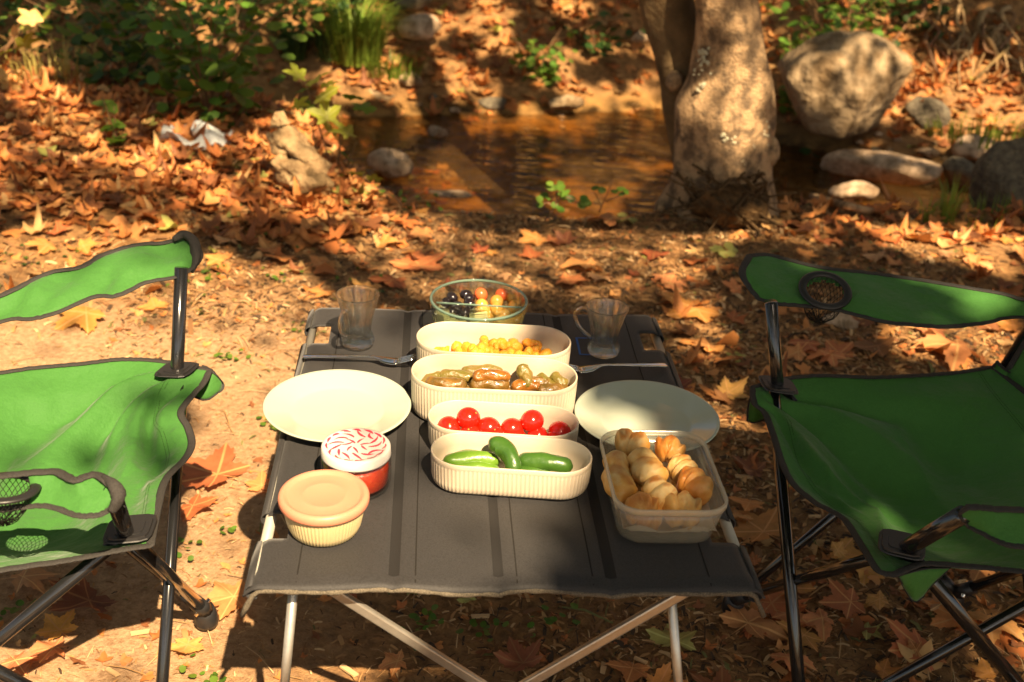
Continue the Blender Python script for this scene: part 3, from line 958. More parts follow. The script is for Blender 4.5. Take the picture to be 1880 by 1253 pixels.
tag(lm.build('lichen', M_LICHEN, tree), kind='stuff')
# surface root running right from the base, and a second left
for pts, r0 in (([(1395, 350), (1430, 345), (1480, 365), (1530, 382), (1600, 398)], .028), ([(1235, 372), (1222, 385), (1212, 392)], .035)):
    q = [onground(*a_) + Vector((0, 0, .02)) for a_ in pts]
    rm = MB(); s2 = spline([tuple(v) for v in q], 14); limb(rm, s2, r0, .012, 10); rm.build('root', M_BARK, tree)


# ================================================================== ROCKS
def ico(sub=3):
    import bmesh
    bm = bmesh.new(); bmesh.ops.create_icosphere(bm, subdivisions=sub, radius=1)
    v = np.array([tuple(x.co) for x in bm.verts]); f = [tuple(w.index for w in x.verts) for x in bm.faces]; bm.free()
    return v, f


ICO3 = ico(3); ICO4 = ico(4); ICO2 = ico(2)


def rockv(base, size, seed, rough=.18, cuts=7, flat=-.6):
    v, f = base
    r = np.random.default_rng(seed)
    v = v.copy()
    for _ in range(cuts):                       # planes shave off facets
        n = r.normal(size=3); n /= np.linalg.norm(n); d = r.uniform(.52, .84)
        k = v @ n; over = np.maximum(0, k - d)
        v = v - over[:, None] * n[None] * .98
    o = 0
    for fq, am in ((2.3, rough), (5, rough * .45), (11, rough * .28), (19, rough * .2)):
        a = r.normal(size=(4, 3)); a /= np.linalg.norm(a, axis=1)[:, None]
        s = sum(np.sin(v @ (q * fq) + r.uniform(0, 6)) for q in a) / 4
        o = o + am * s
    v = v * (1 + o)[:, None]
    v[:, 2] = np.maximum(v[:, 2], flat)
    return v * np.array(size)[None], f


def rock(name, px, py, z, size, seed, m, label, cat='rock', rz=0, tilt=0, base=ICO3, rough=.18, cuts=7, group=None, y=None, parent=None):
    c = P(px, py, z) if y is None else PY(px, py, y)
    v, f = rockv(base, size, seed, rough, cuts)
    me = bpy.data.meshes.new(name); me.from_pydata([tuple(q) for q in v], [], f)
    o = link(name, me, m, None, True)
    o.location = c; o.rotation_euler = (tilt, 0, rz)
    if label: tag(o, label, cat, group)
    return o


bd = rockv(ICO4, (.37, .30, .33), 12, .14, 9, -.8)
rock('boulder', 1550, 172, 0, (.375, .30, .325), 12, M_ROCK, 'large rounded tan boulder across the creek, right of the forked trunk', 'boulder', y=6.25, base=ICO4, rough=.13, cuts=9)
rock('rock', 1620, 312, -.36, (.33, .15, .09), 5, M_ROCKP, 'long flat pale rock slab lying in the creek below the big boulder', rz=-.25, cuts=5)
rock('rock', 1565, 350, -.36, (.12, .08, .05), 6, M_ROCKP, 'small flat pale stone just in front of the long slab')
rock('rock', 1700, 215, -.2, (.13, .11, .11), 7, M_ROCKG, 'dark rock tucked under the right end of the big boulder')
rock('rock', 1762, 318, -.33, (.10, .09, .085), 8, M_ROCKG, 'brown angular rock right of the end of the long slab')
rock('rock', 1790, 278, -.3, (.12, .09, .09), 9, M_ROCKP, 'sunlit pale rock behind the brown angular rock at the right bank')
rock('rock', 1705, 282, -.34, (.06, .045, .03), 10, M_ROCKP, 'small whitish stone between the long slab and the right bank')
rock('rock', 1660, 265, -.34, (.05, .04, .03), 31, M_ROCKG, 'small grey stone behind the middle of the long slab')
rock('granite_rock', 1925, 350, .02, (.27, .27, .27), 11, M_ROCKG, 'dark grey speckled granite rock cut by the right edge of the photo', base=ICO4, rough=.12)
rock('rock', 722, 305, -.36, (.125, .085, .085), 14, M_ROCKP, 'angular grey pink rock on the near left shore of the creek', rz=.3, cuts=10)
rock('rock', 803, 243, -.385, (.062, .05, .04), 15, M_ROCKP, 'small round pale stone standing alone in the water')
rock('rock', 830, 356, -.40, (.12, .05, .014), 16, M_ROCKP, 'bright flat stone barely rising from the water near the shore', cuts=3)
rock('rock', 757, 148, -.25, (.085, .07, .05), 17, M_ROCK, 'round brown stone half buried in the far bank leaves')
rock('rock', 700, 178, -.33, (.11, .07, .045), 18, M_ROCK, 'low brown stone at the far waterline below the grass tuft')
rock('rock', 770, 52, .0, (.13, .11, .09), 19, M_ROCKP, 'large pale pinkish rock high on the far slope right of the grass', rz=.4)
rock('rock', 758, 6, .08, (.13, .09, .07), 20, M_ROCKG, 'grey rock at the top edge above the pale pinkish rock')
rock('rock', 1040, 192, -.33, (.10, .07, .05), 21, M_ROCK, 'brown stone at the far waterline left of the forked trunk')
rock('rock', 905, 192, -.36, (.12, .06, .045), 32, M_ROCKG, 'dark low stone at the far waterline beyond the creek middle')
rock('rock', 1545, 592, .01, (.055, .04, .03), 22, M_ROCKP, 'pale stone lying on the leaves under the right chair cup holder')
rock('rock', 1180, 68, -.05, (.07, .06, .05), 33, M_ROCKP, 'small pale stone high on the far slope left of the trunk')
# scattered creek stones: too small and many to tell apart
r_ = np.random.default_rng(3)
pv, pf = rockv(ICO2, (1, 1, .6), 3, .15, 5)
n = 420
x = np.concatenate([r_.uniform(1.15, 3.4, 300), r_.uniform(-1.2, 1.2, 120)]); y = np.concatenate([r_.uniform(4.6, 6.3, 300), r_.uniform(4.2, 6.8, 120)])
s = r_.uniform(.010, .035, n)
batch('creek_pebbles', pv, pf, rotmats(n, .3, r_) * s[:, None, None], np.stack([x, y, terrain(x, y) + s * .2], 1), [M_ROCKP, M_ROCKG, M_ROCK], r_.integers(0, 3, n), smooth=True)['kind'] = 'stuff'

# ================================================================== STUMP, LOG, ROOT BALL, BAG
def lumpy(name, pts, radii, m, label, cat, seed, amp=.12, n=22, ell=1, sm_n=24, parent=None, hollow=False):
    s_ = spline([tuple(p) + (r,) for p, r in zip(pts, radii)], sm_n)
    V = []; F = []; rr = random.Random(seed); ph = [rr.uniform(0, 6) for _ in range(6)]
    up = Vector((0, 0, 1))
    for i, q in enumerate(s_):
        p = Vector(q[:3]); d = Vector(s_[min(i + 1, sm_n - 1)][:3]) - Vector(s_[max(0, i - 1)][:3]); d.normalize()
        u0 = up if abs(d.z) < .9 else Vector((0, 1, 0))
        a = d.cross(u0).normalized(); b = a.cross(d).normalized()
        for k in range(n):
            t = 2 * PI * k / n
            w = q[3] * (1 + amp * math.sin(2 * t + ph[0] + i * .3) + amp * math.sin(3 * t + ph[1] - i * .5) + amp * .6 * math.sin(7 * t + ph[2] + i * .2) + amp * .5 * rr.uniform(-1, 1))
            V.append(p + a * math.cos(t) * w + b * math.sin(t) * w * ell)
    for i in range(sm_n - 1):
        for k in range(n):
            k2 = (k + 1) % n
            F.append((i * n + k, i * n + k2, (i + 1) * n + k2, (i + 1) * n + k))
    F.append(tuple(range(n))[::-1]); F.append(tuple(range((sm_n - 1) * n, sm_n * n)))
    mb = MB().add(V, F)
    o = mb.build(name, m, parent)
    if label: tag(o, label, cat)
    return o


sy = onground(575, 345).y - .06
st = empty('tree_stump', PY(560, 330, sy), 'broken weathered stump leaning with a pointed splinter at the left shore', 'stump')
lumpy('wood', [PY(512, 205, sy + .05), PY(518, 235, sy + .04), PY(538, 265, sy + .02), PY(565, 290, sy), PY(598, 318, sy)], [.012, .040, .055, .062, .05], M_WOOD, None, None, 4, .16, ell=.6, parent=st)
lumpy('splinter', [PY(490, 245, sy + .03), PY(505, 262, sy + .02), PY(530, 285, sy)], [.006, .022, .03], M_WOOD, None, None, 6, .2, parent=st)
lumpy('wood', [PY(505, 290, sy - .02), PY(530, 312, sy - .03), PY(570, 335, sy - .05), PY(600, 340, sy)], [.02, .04, .045, .03], M_WOOD, None, None, 16, .22, parent=st)
lumpy('bark', [PY(545, 322, sy - .04), PY(575, 338, sy - .06), PY(600, 330, sy - .02)], [.03, .04, .03], M_BARKD, None, None, 7, .25, parent=st)
lg = lumpy('mossy_log', [PY(165, 195, 5.0), PY(215, 200, 4.95), PY(260, 215, 4.85), PY(290, 250, 4.7), PY(297, 268, 4.62)], [.05, .06, .065, .06, .045], M_BARKD, 'dark mossy log half sunk in the leaf drift on the left', 'log', 9, .12)
rb = empty('root_ball', onground(1335, 425), 'dark tangled root ball lying in front of the forked trunk', 'root ball')
c_ = onground(1335, 420) + Vector((0, .06, .085))
v_, f_ = rockv(ICO4, (.125, .11, .10), 44, .5, 4); 
MB().add([Vector(q) + c_ for q in v_], f_).build('core', mat('root_ball_core', (.055, .035, .018), .95, .15, noise=(30, .35, .65), col2=(.16, .085, .035), bump=(60, 1, .03)), rb)
rt = MB(); rr = random.Random(8)
for _ in range(190):
    a = Vector((rr.gauss(0, 1), rr.gauss(0, 1), rr.gauss(0, .8))).normalized(); b = Vector((rr.gauss(0, 1), rr.gauss(0, 1), rr.gauss(0, 1))).normalized()
    pts = [c_ + Vector((.13, .11, .10)) * 0 + Vector(((a.x + b.x * t) * .13, (a.y + b.y * t) * .11, (a.z + b.z * t) * .10)) * (1.02 + .12 * math.sin(t * 5 + a.x * 9)) for t in (0, .2, .4, .6, .8)]
    pts = [c_ + (p - c_).normalized() * max((p - c_).length, .100) for p in pts]
    rt.tube(pts, rr.uniform(.002, .006), 5)
tag(rt.build('rootlets', mat('rootlet', (.14, .08, .035), .9, .2, noise=(20, .3, .7), col2=(.05, .03, .015)), rb), kind='stuff')
bgp = onground(362, 262)
bv = []; rr = random.Random(2)
NB = 14
for j in range(NB):
    for i in range(NB):
        u = i / (NB - 1) - .5; v = j / (NB - 1) - .5
        bv.append(bgp + Vector((u * .24 + rr.uniform(-.005, .005), v * .20, .02 + .022 * math.sin(u * 9 + v * 4) + .02 * math.sin(v * 13 - u * 5) + rr.uniform(0, .012) + .012 * math.exp(-((u - .1) ** 2 + v * v) * 20))))
bf = [(j * NB + i, j * NB + i + 1, (j + 1) * NB + i + 1, (j + 1) * NB + i) for j in range(NB - 1) for i in range(NB - 1)]
tag(MB().add(bv, bf).build('plastic_bag', M_BAG), 'crumpled pale plastic bag lying on the leaves behind the mossy log', 'plastic bag')
rock('pebble', 350, 268, .02, (.02, .015, .012), 50, M_ROCKP, 'white pebble just in front of the crumpled plastic bag', 'pebble')


# ================================================================== PLANTS
OVM = {m: leafmesh('leaf', oval_leaf(), m) for m in (M_GREEN, M_DGREEN, M_YGREEN)}
PLM = {}
for m in (M_YGREEN, M_GREEN): PLM[m] = leafmesh('leaf', plane_leaf(1, 3, .35), m)


def put(me, name, loc, rot, s, parent):
    o = bpy.data.objects.new(name, me); COL.objects.link(o)
    if parent is not None:
        o.parent = parent
        o.matrix_parent_inverse = mw(parent).inverted()
    o.location = loc; o.rotation_euler = rot; o.scale = (s, s, s)
    return o


def plant(name, base, label, cat, stems, nleaf, leafme, size, seed, group=None, spread=.12, height=.3, level=.5, lower=.1):
    """stems arching from the base, each leaf an object of its own"""
    r = random.Random(seed)
    root = empty(name, base, label, cat, group)
    tips = []
    for s in range(stems):
        a = r.uniform(0, 2 * PI); d = r.uniform(.3, 1) * spread; h = height * r.uniform(.6, 1.05)
        pts = [base, base + Vector((d * .3 * math.cos(a), d * .3 * math.sin(a), h * .5)), base + Vector((d * math.cos(a), d * math.sin(a), h))]
        sp_ = [Vector(q) for q in spline([tuple(p) for p in pts], 7)]
        mb = MB(); limb(mb, sp_, .004, .0015, 5); mb.build('stem', M_STEM, root)
        tips.append(sp_)
    for k in range(nleaf):
        sp_ = tips[k % stems]; t = r.uniform(lower, 1)
        q = sp_[int(t * 6)] + Vector((r.uniform(-1, 1), r.uniform(-1, 1), r.uniform(-.5, .5))) * spread * .38
        put(r.choice(leafme) if isinstance(leafme, list) else leafme, 'leaf', q, (r.uniform(-.9, .6), r.uniform(-.6, .6), r.uniform(0, 6.3)), size * r.uniform(.7, 1.25), root)
    return root


# sapling by the stump: slim stems, few big lobed leaves set where the photo has them
sap = empty('sapling', onground(610, 360), 'slim sapling with big yellow green lobed leaves beside the broken stump', 'sapling')
for a_, b_, c3 in (((618, 362), (600, 280), (560, 150)), ((612, 365), (625, 250), (612, 185)), ((630, 362), (640, 300), (655, 260)), ((600, 352), (585, 300), (572, 225)), ((640, 370), (650, 345), (665, 330))):
    mb = MB(); limb(mb, [tuple(v) for v in spline([tuple(PY(*a_, 4.22)), tuple(PY(*b_, 4.2)), tuple(PY(*c3, 4.18))], 8)], .006, .002, 6); mb.build('stem', M_STEM, sap)
rr = random.Random(12)
for (lx, ly, ls, mm) in ((548, 140, 20, 0), (572, 150, 24, 0), (598, 158, 18, 0), (594, 178, 26, 0), (545, 195, 18, 0), (563, 196, 12, 1), (600, 215, 26, 0), (608, 240, 18, 0), (638, 245, 24, 0), (548, 168, 14, 1), (652, 180, 18, 1), (665, 200, 20, 1), (640, 290, 16, 1), (660, 345, 22, 0), (650, 322, 20, 0), (688, 330, 14, 0)):
    p_ = PY(lx, ly, 4.15 + rr.uniform(-.05, .08))
    put(PLM[M_GREEN if mm else M_YGREEN], 'leaf', p_, (rr.uniform(.3, 1.1), rr.uniform(-.5, .5), rr.uniform(0, 6.3)), ls * 1.5 / 2146 * 4.3, sap)
# edge plants: small round leaves in clusters
ep = empty('creek_plant', onground(1010, 395), 'small plant with round green leaves at the creek edge behind the glass bowl', 'plant', 'low plants along the near creek edge')
for pts in ([(1010, 392), (1022, 372), (1020, 345)], [(1020, 372), (1040, 362), (1075, 378)], [(1016, 380), (1002, 372), (992, 384)]):
    mb = MB(); limb(mb, [tuple(v) for v in spline([tuple(PY(*q, 3.92)) for q in pts], 7)], .0035, .0015, 5); mb.build('stem', M_STEM, ep)
for lx, ly in ((1012, 342), (1024, 340), (1020, 350), (1008, 350), (1028, 352), (1030, 360), (1040, 358), (1036, 368), (1000, 365), (1008, 368), (994, 372), (990, 382), (1022, 382), (1028, 390), (1046, 372), (1070, 370), (1078, 378), (1066, 384)):
    put(OVM[M_GREEN], 'leaf', PY(lx, ly, 3.9 + rr.uniform(-.03, .03)), (rr.uniform(.2, 1.0), rr.uniform(-.4, .4), rr.uniform(-1, 1)), rr.uniform(.022, .032), ep)
ep = empty('creek_plant', onground(1100, 385), 'thin plant with paired round leaves between the round leafed plant and the trunk', 'plant', 'low plants along the near creek edge')
for pts in ([(1100, 390), (1112, 362), (1124, 335)], [(1112, 370), (1130, 362), (1150, 356)], [(1104, 380), (1096, 362), (1090, 352)]):
    mb = MB(); limb(mb, [tuple(v) for v in spline([tuple(PY(*q, 3.95)) for q in pts], 7)], .003, .0012, 5); mb.build('stem', M_STEM, ep)
for lx, ly in ((1092, 350), (1104, 356), (1130, 356), (1138, 352), (1142, 360), (1152, 358), (1070, 372), (1078, 380)):
    put(OVM[M_GREEN], 'leaf', PY(lx, ly, 3.93), (rr.uniform(.2, 1.0), rr.uniform(-.4, .4), rr.uniform(-1, 1)), rr.uniform(.022, .03), ep)

plant('bush', onground(380, 222) + Vector((0, .05, 0)), 'dense bush of round dark green leaves behind the plastic bag', 'bush', 16, 290, OVM[M_GREEN], .055, 21, spread=.52, height=.62)
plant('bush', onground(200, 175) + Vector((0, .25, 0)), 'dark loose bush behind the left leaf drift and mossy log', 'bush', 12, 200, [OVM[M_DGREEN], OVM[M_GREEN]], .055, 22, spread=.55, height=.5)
plant('bush', onground(375, 175) + Vector((.0, .7, 0)), 'tall thin shrub with bright yellow green leaves rising behind the round leafed bush', 'shrub', 7, 130, OVM[M_GREEN], .05, 23, spread=.3, height=1.15, lower=.3)
plant('shrub', onground(985, 160) + Vector((0, .1, 0)), 'light green shrub on the far bank beyond the middle of the creek', 'shrub', 8, 120, OVM[M_GREEN], .042, 24, spread=.26, height=.3)
plant('shrub', onground(1095, 120) + Vector((0, .1, 0)), 'dark low shrub on the far bank left of the forked trunk', 'shrub', 8, 90, OVM[M_DGREEN], .045, 25, spread=.3, height=.3)
plant('shrub', PY(1520, 120, 6.75), 'broad dark green shrub hanging over the left of the big boulder', 'shrub', 14, 260, OVM[M_GREEN], .05, 26, spread=.55, height=.55)
plant('shrub', PY(1450, 200, 6.5), 'leafy shoots between the forked trunk and the boulder', 'shrub', 8, 110, OVM[M_GREEN], .045, 27, spread=.2, height=.42)
plant('shrub', PY(1640, 70, 7.2), 'dark shrub behind the top of the big boulder', 'shrub', 10, 170, OVM[M_DGREEN], .05, 28, spread=.5, height=.45)
plant('weed', onground(215, 275), 'small dark green weed growing against the mossy log', 'plant', 4, 16, OVM[M_GREEN], .05, 29, spread=.06, height=.2)
plant('weed', onground(1500, 315) + Vector((0, .0, 0)), 'small dark leafy weed in the shade right of the trunk base', 'plant', 3, 12, OVM[M_DGREEN], .05, 30, spread=.08, height=.1)
plant('weed', onground(740, 380), 'trailing weed with small pale leaves at the near left waterline', 'plant', 4, 22, OVM[M_GREEN], .022, 34, spread=.16, height=.08)
lb = empty('branch', PY(15, 150, 4.6), 'leafy autumn branch with orange and green lobed leaves at the upper left corner', 'branch')
for pts in ([(-30, 110), (20, 80), (70, 30)], [(-10, 130), (30, 60), (40, 55)], [(-20, 180), (10, 140), (25, 130)]):
    mb = MB(); limb(mb, [tuple(v) for v in spline([tuple(PY(*q, 4.7)) for q in pts], 7)], .008, .003, 6); mb.build('twig', M_STEM, lb)
YO = [leafmesh('leaf', plane_leaf(1, 5, .4), M_LEAF[4]), PLM[M_YGREEN]]
for lx, ly, ls in ((62, 38, 24), (78, 30, 18), (45, 50, 20), (25, 62, 18), (45, 82, 24), (12, 75, 16), (8, 140, 22), (15, 162, 20), (2, 100, 18)):
    put(rr.choice(YO), 'leaf', PY(lx, ly, 4.65 + rr.uniform(-.08, .08)), (rr.uniform(.3, 1.2), rr.uniform(-.5, .5), rr.uniform(0, 6.3)), ls * 1.4 / 2146 * 4.7, lb)


def grass(name, base, label, n, h, spread, seed, m=M_GRASS, w=.004, lean=.5, group=None):
    r = random.Random(seed); mb = MB()
    for _ in range(n):
        a = r.uniform(0, 2 * PI); d = spread * math.sqrt(r.uniform(0, 1)) * .5; hh = h * r.uniform(.5, 1.1); ln = lean * hh * r.uniform(.2, 1)
        b = base + Vector((d * math.cos(a), d * math.sin(a), -.01))
        dx, dy = math.cos(a) * ln, math.sin(a) * ln
        sx, sy = -math.sin(a) * w, math.cos(a) * w
        p0 = b; p1 = b + Vector((dx * .25, dy * .25, hh * .6)); p2 = b + Vector((dx, dy, hh * (1 - .35 * ln / hh)))
        s_ = Vector((sx, sy, 0))
        mb.add([p0 - s_, p0 + s_, p1 + s_ * .8, p1 - s_ * .8, p2], [(0, 1, 2, 3), (3, 2, 4)])
    mb.tube([base + Vector((-spread * .3, 0, -.012)), base + Vector((spread * .3, 0, -.012))], spread * .2 if spread < .1 else .012, 6)
    return tag(mb.build(name, m), label, 'grass tuft', group)


grass('grass_tuft', onground(655, 110), 'big bright green grass tuft hanging down the far bank', 380, .46, .3, 1, w=.006, lean=.9)
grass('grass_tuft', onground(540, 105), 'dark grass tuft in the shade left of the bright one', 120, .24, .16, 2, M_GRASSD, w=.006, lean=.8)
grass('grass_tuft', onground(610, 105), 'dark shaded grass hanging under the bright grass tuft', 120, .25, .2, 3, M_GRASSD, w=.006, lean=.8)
grass('grass_tuft', onground(720, 130), 'yellowish grass patch right of the big bright tuft', 160, .14, .4, 4, w=.005, lean=.9)
grass('grass_tuft', onground(1738, 405), 'upright clump of green grass blades in front of the right hand creek', 46, .19, .07, 5, w=.003, lean=.35)
grass('grass_tuft', onground(1700, 408), 'thin leaning grass blades left of the upright clump', 22, .13, .05, 6, w=.0025, lean=.8)
grass('grass_tuft', onground(1820, 408), 'short sparse grass at the foot of the granite rock', 90, .10, .4, 7, w=.0022, lean=.5)
grass('grass_tuft', onground(1810, 240), 'yellow green grass on the sunny bank right of the boulder', 300, .13, .8, 8, w=.005, lean=.8)
grass('grass_tuft', onground(95, 150), 'dry sunlit grass at the top of the left leaf drift', 120, .2, .5, 9, mat('dry_grass', (.42, .34, .10), .6, .3, trans=.3), w=.004, lean=.7)

# roots hanging out of the far right bank: one thing
er = empty('exposed_roots', onground(1790, 110), 'tangle of bare roots spilling down the bank at the upper right', 'roots')
rr = random.Random(31)
for k in range(26):
    x0 = rr.uniform(1690, 1880); y0 = rr.uniform(10, 90)
    pts = [(x0, y0)]
    for j in range(4): pts.append((pts[-1][0] + rr.uniform(-28, 30), pts[-1][1] + rr.uniform(4, 30)))
    q = [tuple(onground(*p) + Vector((0, -.03, rr.uniform(.02, .12)))) for p in pts]
    mb = MB(); limb(mb, [tuple(v) for v in spline(q, 12)], rr.uniform(.008, .02), .004, 6); mb.build('root', M_WOOD if k % 2 else M_STEM, er)
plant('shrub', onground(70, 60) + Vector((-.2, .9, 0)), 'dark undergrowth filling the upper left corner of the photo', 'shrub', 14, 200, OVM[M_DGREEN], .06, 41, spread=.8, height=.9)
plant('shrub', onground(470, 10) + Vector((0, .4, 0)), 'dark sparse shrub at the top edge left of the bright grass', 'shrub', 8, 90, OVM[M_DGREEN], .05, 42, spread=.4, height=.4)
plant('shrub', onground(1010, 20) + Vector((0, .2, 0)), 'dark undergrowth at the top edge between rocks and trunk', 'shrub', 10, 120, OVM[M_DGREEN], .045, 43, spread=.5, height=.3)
# ---- undergrowth nobody could count, filling the dark corners of the far bank
ug = np.random.default_rng(55)
for nU, xa, xb, ya, yb, hh in ((3800, -4.2, -1.75, 6.4, 8.6, .55), (1200, -1.75, -1.0, 6.9, 8.4, .4), (2600, 1.1, 2.7, 7.3, 8.8, .5), (1200, .0, 1.0, 7.9, 8.9, .35), (1200, 2.4, 3.8, 7.9, 9.2, .4)):
    x = ug.uniform(xa, xb, nU); y = ug.uniform(ya, yb, nU); t = ug.uniform(0, 1, nU) ** .8 * hh * np.clip(.6 + .7 * noise2(x, y, 2.6, 91), .1, 1.2)
    ov = oval_leaf(.25)
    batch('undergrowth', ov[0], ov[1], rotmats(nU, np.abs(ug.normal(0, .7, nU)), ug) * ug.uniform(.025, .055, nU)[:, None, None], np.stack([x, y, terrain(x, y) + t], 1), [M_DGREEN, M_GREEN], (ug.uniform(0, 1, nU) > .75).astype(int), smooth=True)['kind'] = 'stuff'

# ================================================================== LITTER ON THE GROUND
lr = np.random.default_rng(101)


def scatter(n, xa, xb, ya, yb, f):
    x = lr.uniform(xa, xb, n); y = lr.uniform(ya, yb, n)
    k = lr.uniform(0, 1, n) < f(x, y)
    return x[k], y[k]


def leafdens(x, y):
    """how thickly leaves lie"""
    e = np.interp(x, *NEAR); f = np.interp(x, *FAR)
    left = sm((-.15 - x) / .5) * sm((y - 3.35 - .12 * noise2(x, 0 * x, 3, 61)) / .3) * sm((e + .1 - y) / .25)
    left = np.maximum(left, sm((-.2 - x) / .5) * .25 * sm((y - 2.9) / .5))
    strip = sm((x - .75) / .15) * sm((y - 3.75) / .15) * sm((e + .25 - y) / .2) * .9
    right = .20 * sm((x - .25) / .4) * sm((4.0 - y) / .4)
    farb = sm((y - f + .1) / .3) * (.75 + .4 * noise2(x, y, 2.3, 62)) * (1 - .75 * sm((-1.0 - x) / .5))
    creek = .15 * sm((x - 1.2) / .3) * (y > e)
    return np.clip(np.maximum.reduce([left, strip, right, farb, creek + 0 * x]), 0, 1)


low = [plane_leaf(1, s, (.25, .5, .8)[s % 3], 5 if s % 5 else 3) for s in range(9)]
ov_ = oval_leaf(.6); low.append(([(a * 1.1, b * 1.3, c * 1.3) for a, b, c in ov_[0]], ov_[1], ov_[2]))
for k, (N_, xa, xb, ya, yb, smin, smax, tl) in enumerate([(7000, -3.4, .3, 2.9, 5.9, .018, .060, .30), (2400, .3, 3.6, 1.6, 4.6, .02, .065, .3), (7500, -4.2, 4.6, 5.8, 9.2, .03, .07, .4)]):
    for vi in range(10):
        x, y = scatter(N_ // 10 * 3 // 2, xa, xb, ya, yb, leafdens)
        n = len(x)
        if n == 0: continue
        s = lr.uniform(smin, smax, n)
        z = terrain(x, y) + lr.uniform(.002, .030, n) * np.clip(leafdens(x, y) * 1.4, .15, 1)
        M_ = rotmats(n, np.abs(lr.normal(0, tl, n)), lr) * s[:, None, None]
        mi = lr.choice(6, n, p=[.27, .25, .18, .19, .09, .02])
        o = batch('leaf_litter', low[vi][0], low[vi][1], M_, np.stack([x, y, z], 1), M_LEAFT, mi, attr=low[vi][2])
        o['kind'] = 'stuff'

# wood chips, straw and crumbs of leaf
def chipdens(x, y):
    e = np.interp(x, *NEAR)
    d = .35 + .65 * sm((x + .25 + .2 * noise2(x, y, 2, 71)) / .35)
    d = np.maximum(d, .9 * sm((y - 2.55) / .5))
    return d * (y < e + .2)


ct = [(-.5, -.12, 0), (.5, -.10, .04), (.5, .12, .04), (-.5, .10, 0), (0, -.14, .14), (0, .14, .14)]
cf = [(0, 4, 5, 3), (4, 1, 2, 5)]
for k, (N_, xa, xb, ya, yb, s0, s1) in enumerate([(52000, -1.1, 1.5, 1.35, 4.3, .006, .022), (9000, -3.2, 3.4, 2.6, 4.4, .012, .035), (3000, -1.1, 1.3, 1.35, 3.2, .02, .04)]):
    x, y = scatter(N_, xa, xb, ya, yb, chipdens)
    n = len(x); s = lr.uniform(s0, s1, n) * (1 + lr.exponential(.25, n))
    M_ = rotmats(n, np.abs(lr.normal(0, .3, n)), lr) * s[:, None, None]
    M_[:, :, 1] *= lr.uniform(.2, 1.3, n)[:, None] if k < 2 else .16
    M_ *= (1 - .45 * sm((-.1 - x) / .4) * sm((3.0 - y) / .5))[:, None, None]
    left = sm((-.1 - x) / .4) * sm((3.0 - y) / .5)
    pr = lr.uniform(0, 1, n)
    mi = np.where(pr < .13 + .1 * left, 0, np.where(pr < .38 + .4 * left, 1, np.where(pr < .70 + .2 * left, 2, np.where(pr < .96, 3, 4))))
    o = batch('ground_litter', ct, cf, M_, np.stack([x, y, terrain(x, y) + lr.uniform(0, .005, n)], 1), M_CHIP, mi)
    o['kind'] = 'stuff'
# larger leaf scraps
sc_ = plane_leaf(1, 9, .7, 3)
x, y = scatter(2600, -1.1, 1.6, 1.35, 4.2, lambda x, y: .35 + .65 * sm((x + .1) / .3))
n = len(x); s = lr.uniform(.008, .024, n)
o = batch('leaf_scraps', sc_[0], sc_[1], rotmats(n, np.abs(lr.normal(0, .4, n)), lr) * s[:, None, None], np.stack([x, y, terrain(x, y) + .004], 1), M_LEAFT, lr.choice(6, n, p=[.3, .3, .15, .2, .03, .02]), attr=sc_[2])
o['kind'] = 'stuff'
# short grass and clover along the left
gt = [(-.05, 0, 0), (.05, 0, 0), (.03, .1, .6), (-.03, .1, .6), (0, .35, 1)]
gf = [(0, 1, 2, 3), (3, 2, 4, 4)]
x, y = scatter(5200, -2.0, 1.0, 1.7, 4.2, lambda x, y: np.clip(.75 * np.exp(-((y - 3.12 - .05 * noise2(x, y, 5, 82)) / .16) ** 2) * (x < -.3) + .0 * x, 0, 1) * (noise2(x, y, 6, 81) > -.1))
n = len(x); s = lr.uniform(.008, .022, n)
clo = oval_leaf(.1)
M_ = rotmats(n, np.abs(lr.normal(0, .5, n)), lr) * (s * .8)[:, None, None]
o = batch('ground_cover', clo[0], clo[1], M_, np.stack([x, y, terrain(x, y) + lr.uniform(.002, .014, n)], 1), [M_GREEN, M_DGREEN], lr.integers(0, 2, n), smooth=True)
o['kind'] = 'stuff'
# fine dry straws lying about
x, y = scatter(2600, -2.0, 2.4, 1.35, 4.2, lambda x, y: .4 + .4 * sm((y - 2.2) / .5))
n = len(x); st_v = [(-.5, -.012, 0), (.5, -.012, .02), (.5, .012, .02), (-.5, .012, 0), (0, -.012, .09), (0, .012, .09)]
o = batch('straw_bits', st_v, cf, rotmats(n, np.abs(lr.normal(0, .15, n)), lr) * lr.uniform(.03, .09, n)[:, None, None], np.stack([x, y, terrain(x, y) + .004], 1), [M_CHIP[0], M_CHIP[1]], lr.integers(0, 2, n))
o['kind'] = 'stuff'


def clover(px, py, n, sp, seed, label):
    r = random.Random(seed); c = onground(px, py)
    root = empty('clover_patch', c, label, 'weed', 'small green weeds on the bare ground')
    for _ in range(n):
        q = c + Vector((r.gauss(0, sp), r.gauss(0, sp * .8), 0)); q.z = tz(q.x, q.y) + r.uniform(.006, .018)
        put(OVM[M_GREEN], 'leaf', q, (r.uniform(-.4, .5), r.uniform(-.4, .4), r.uniform(0, 6.3)), r.uniform(.008, .015), root)


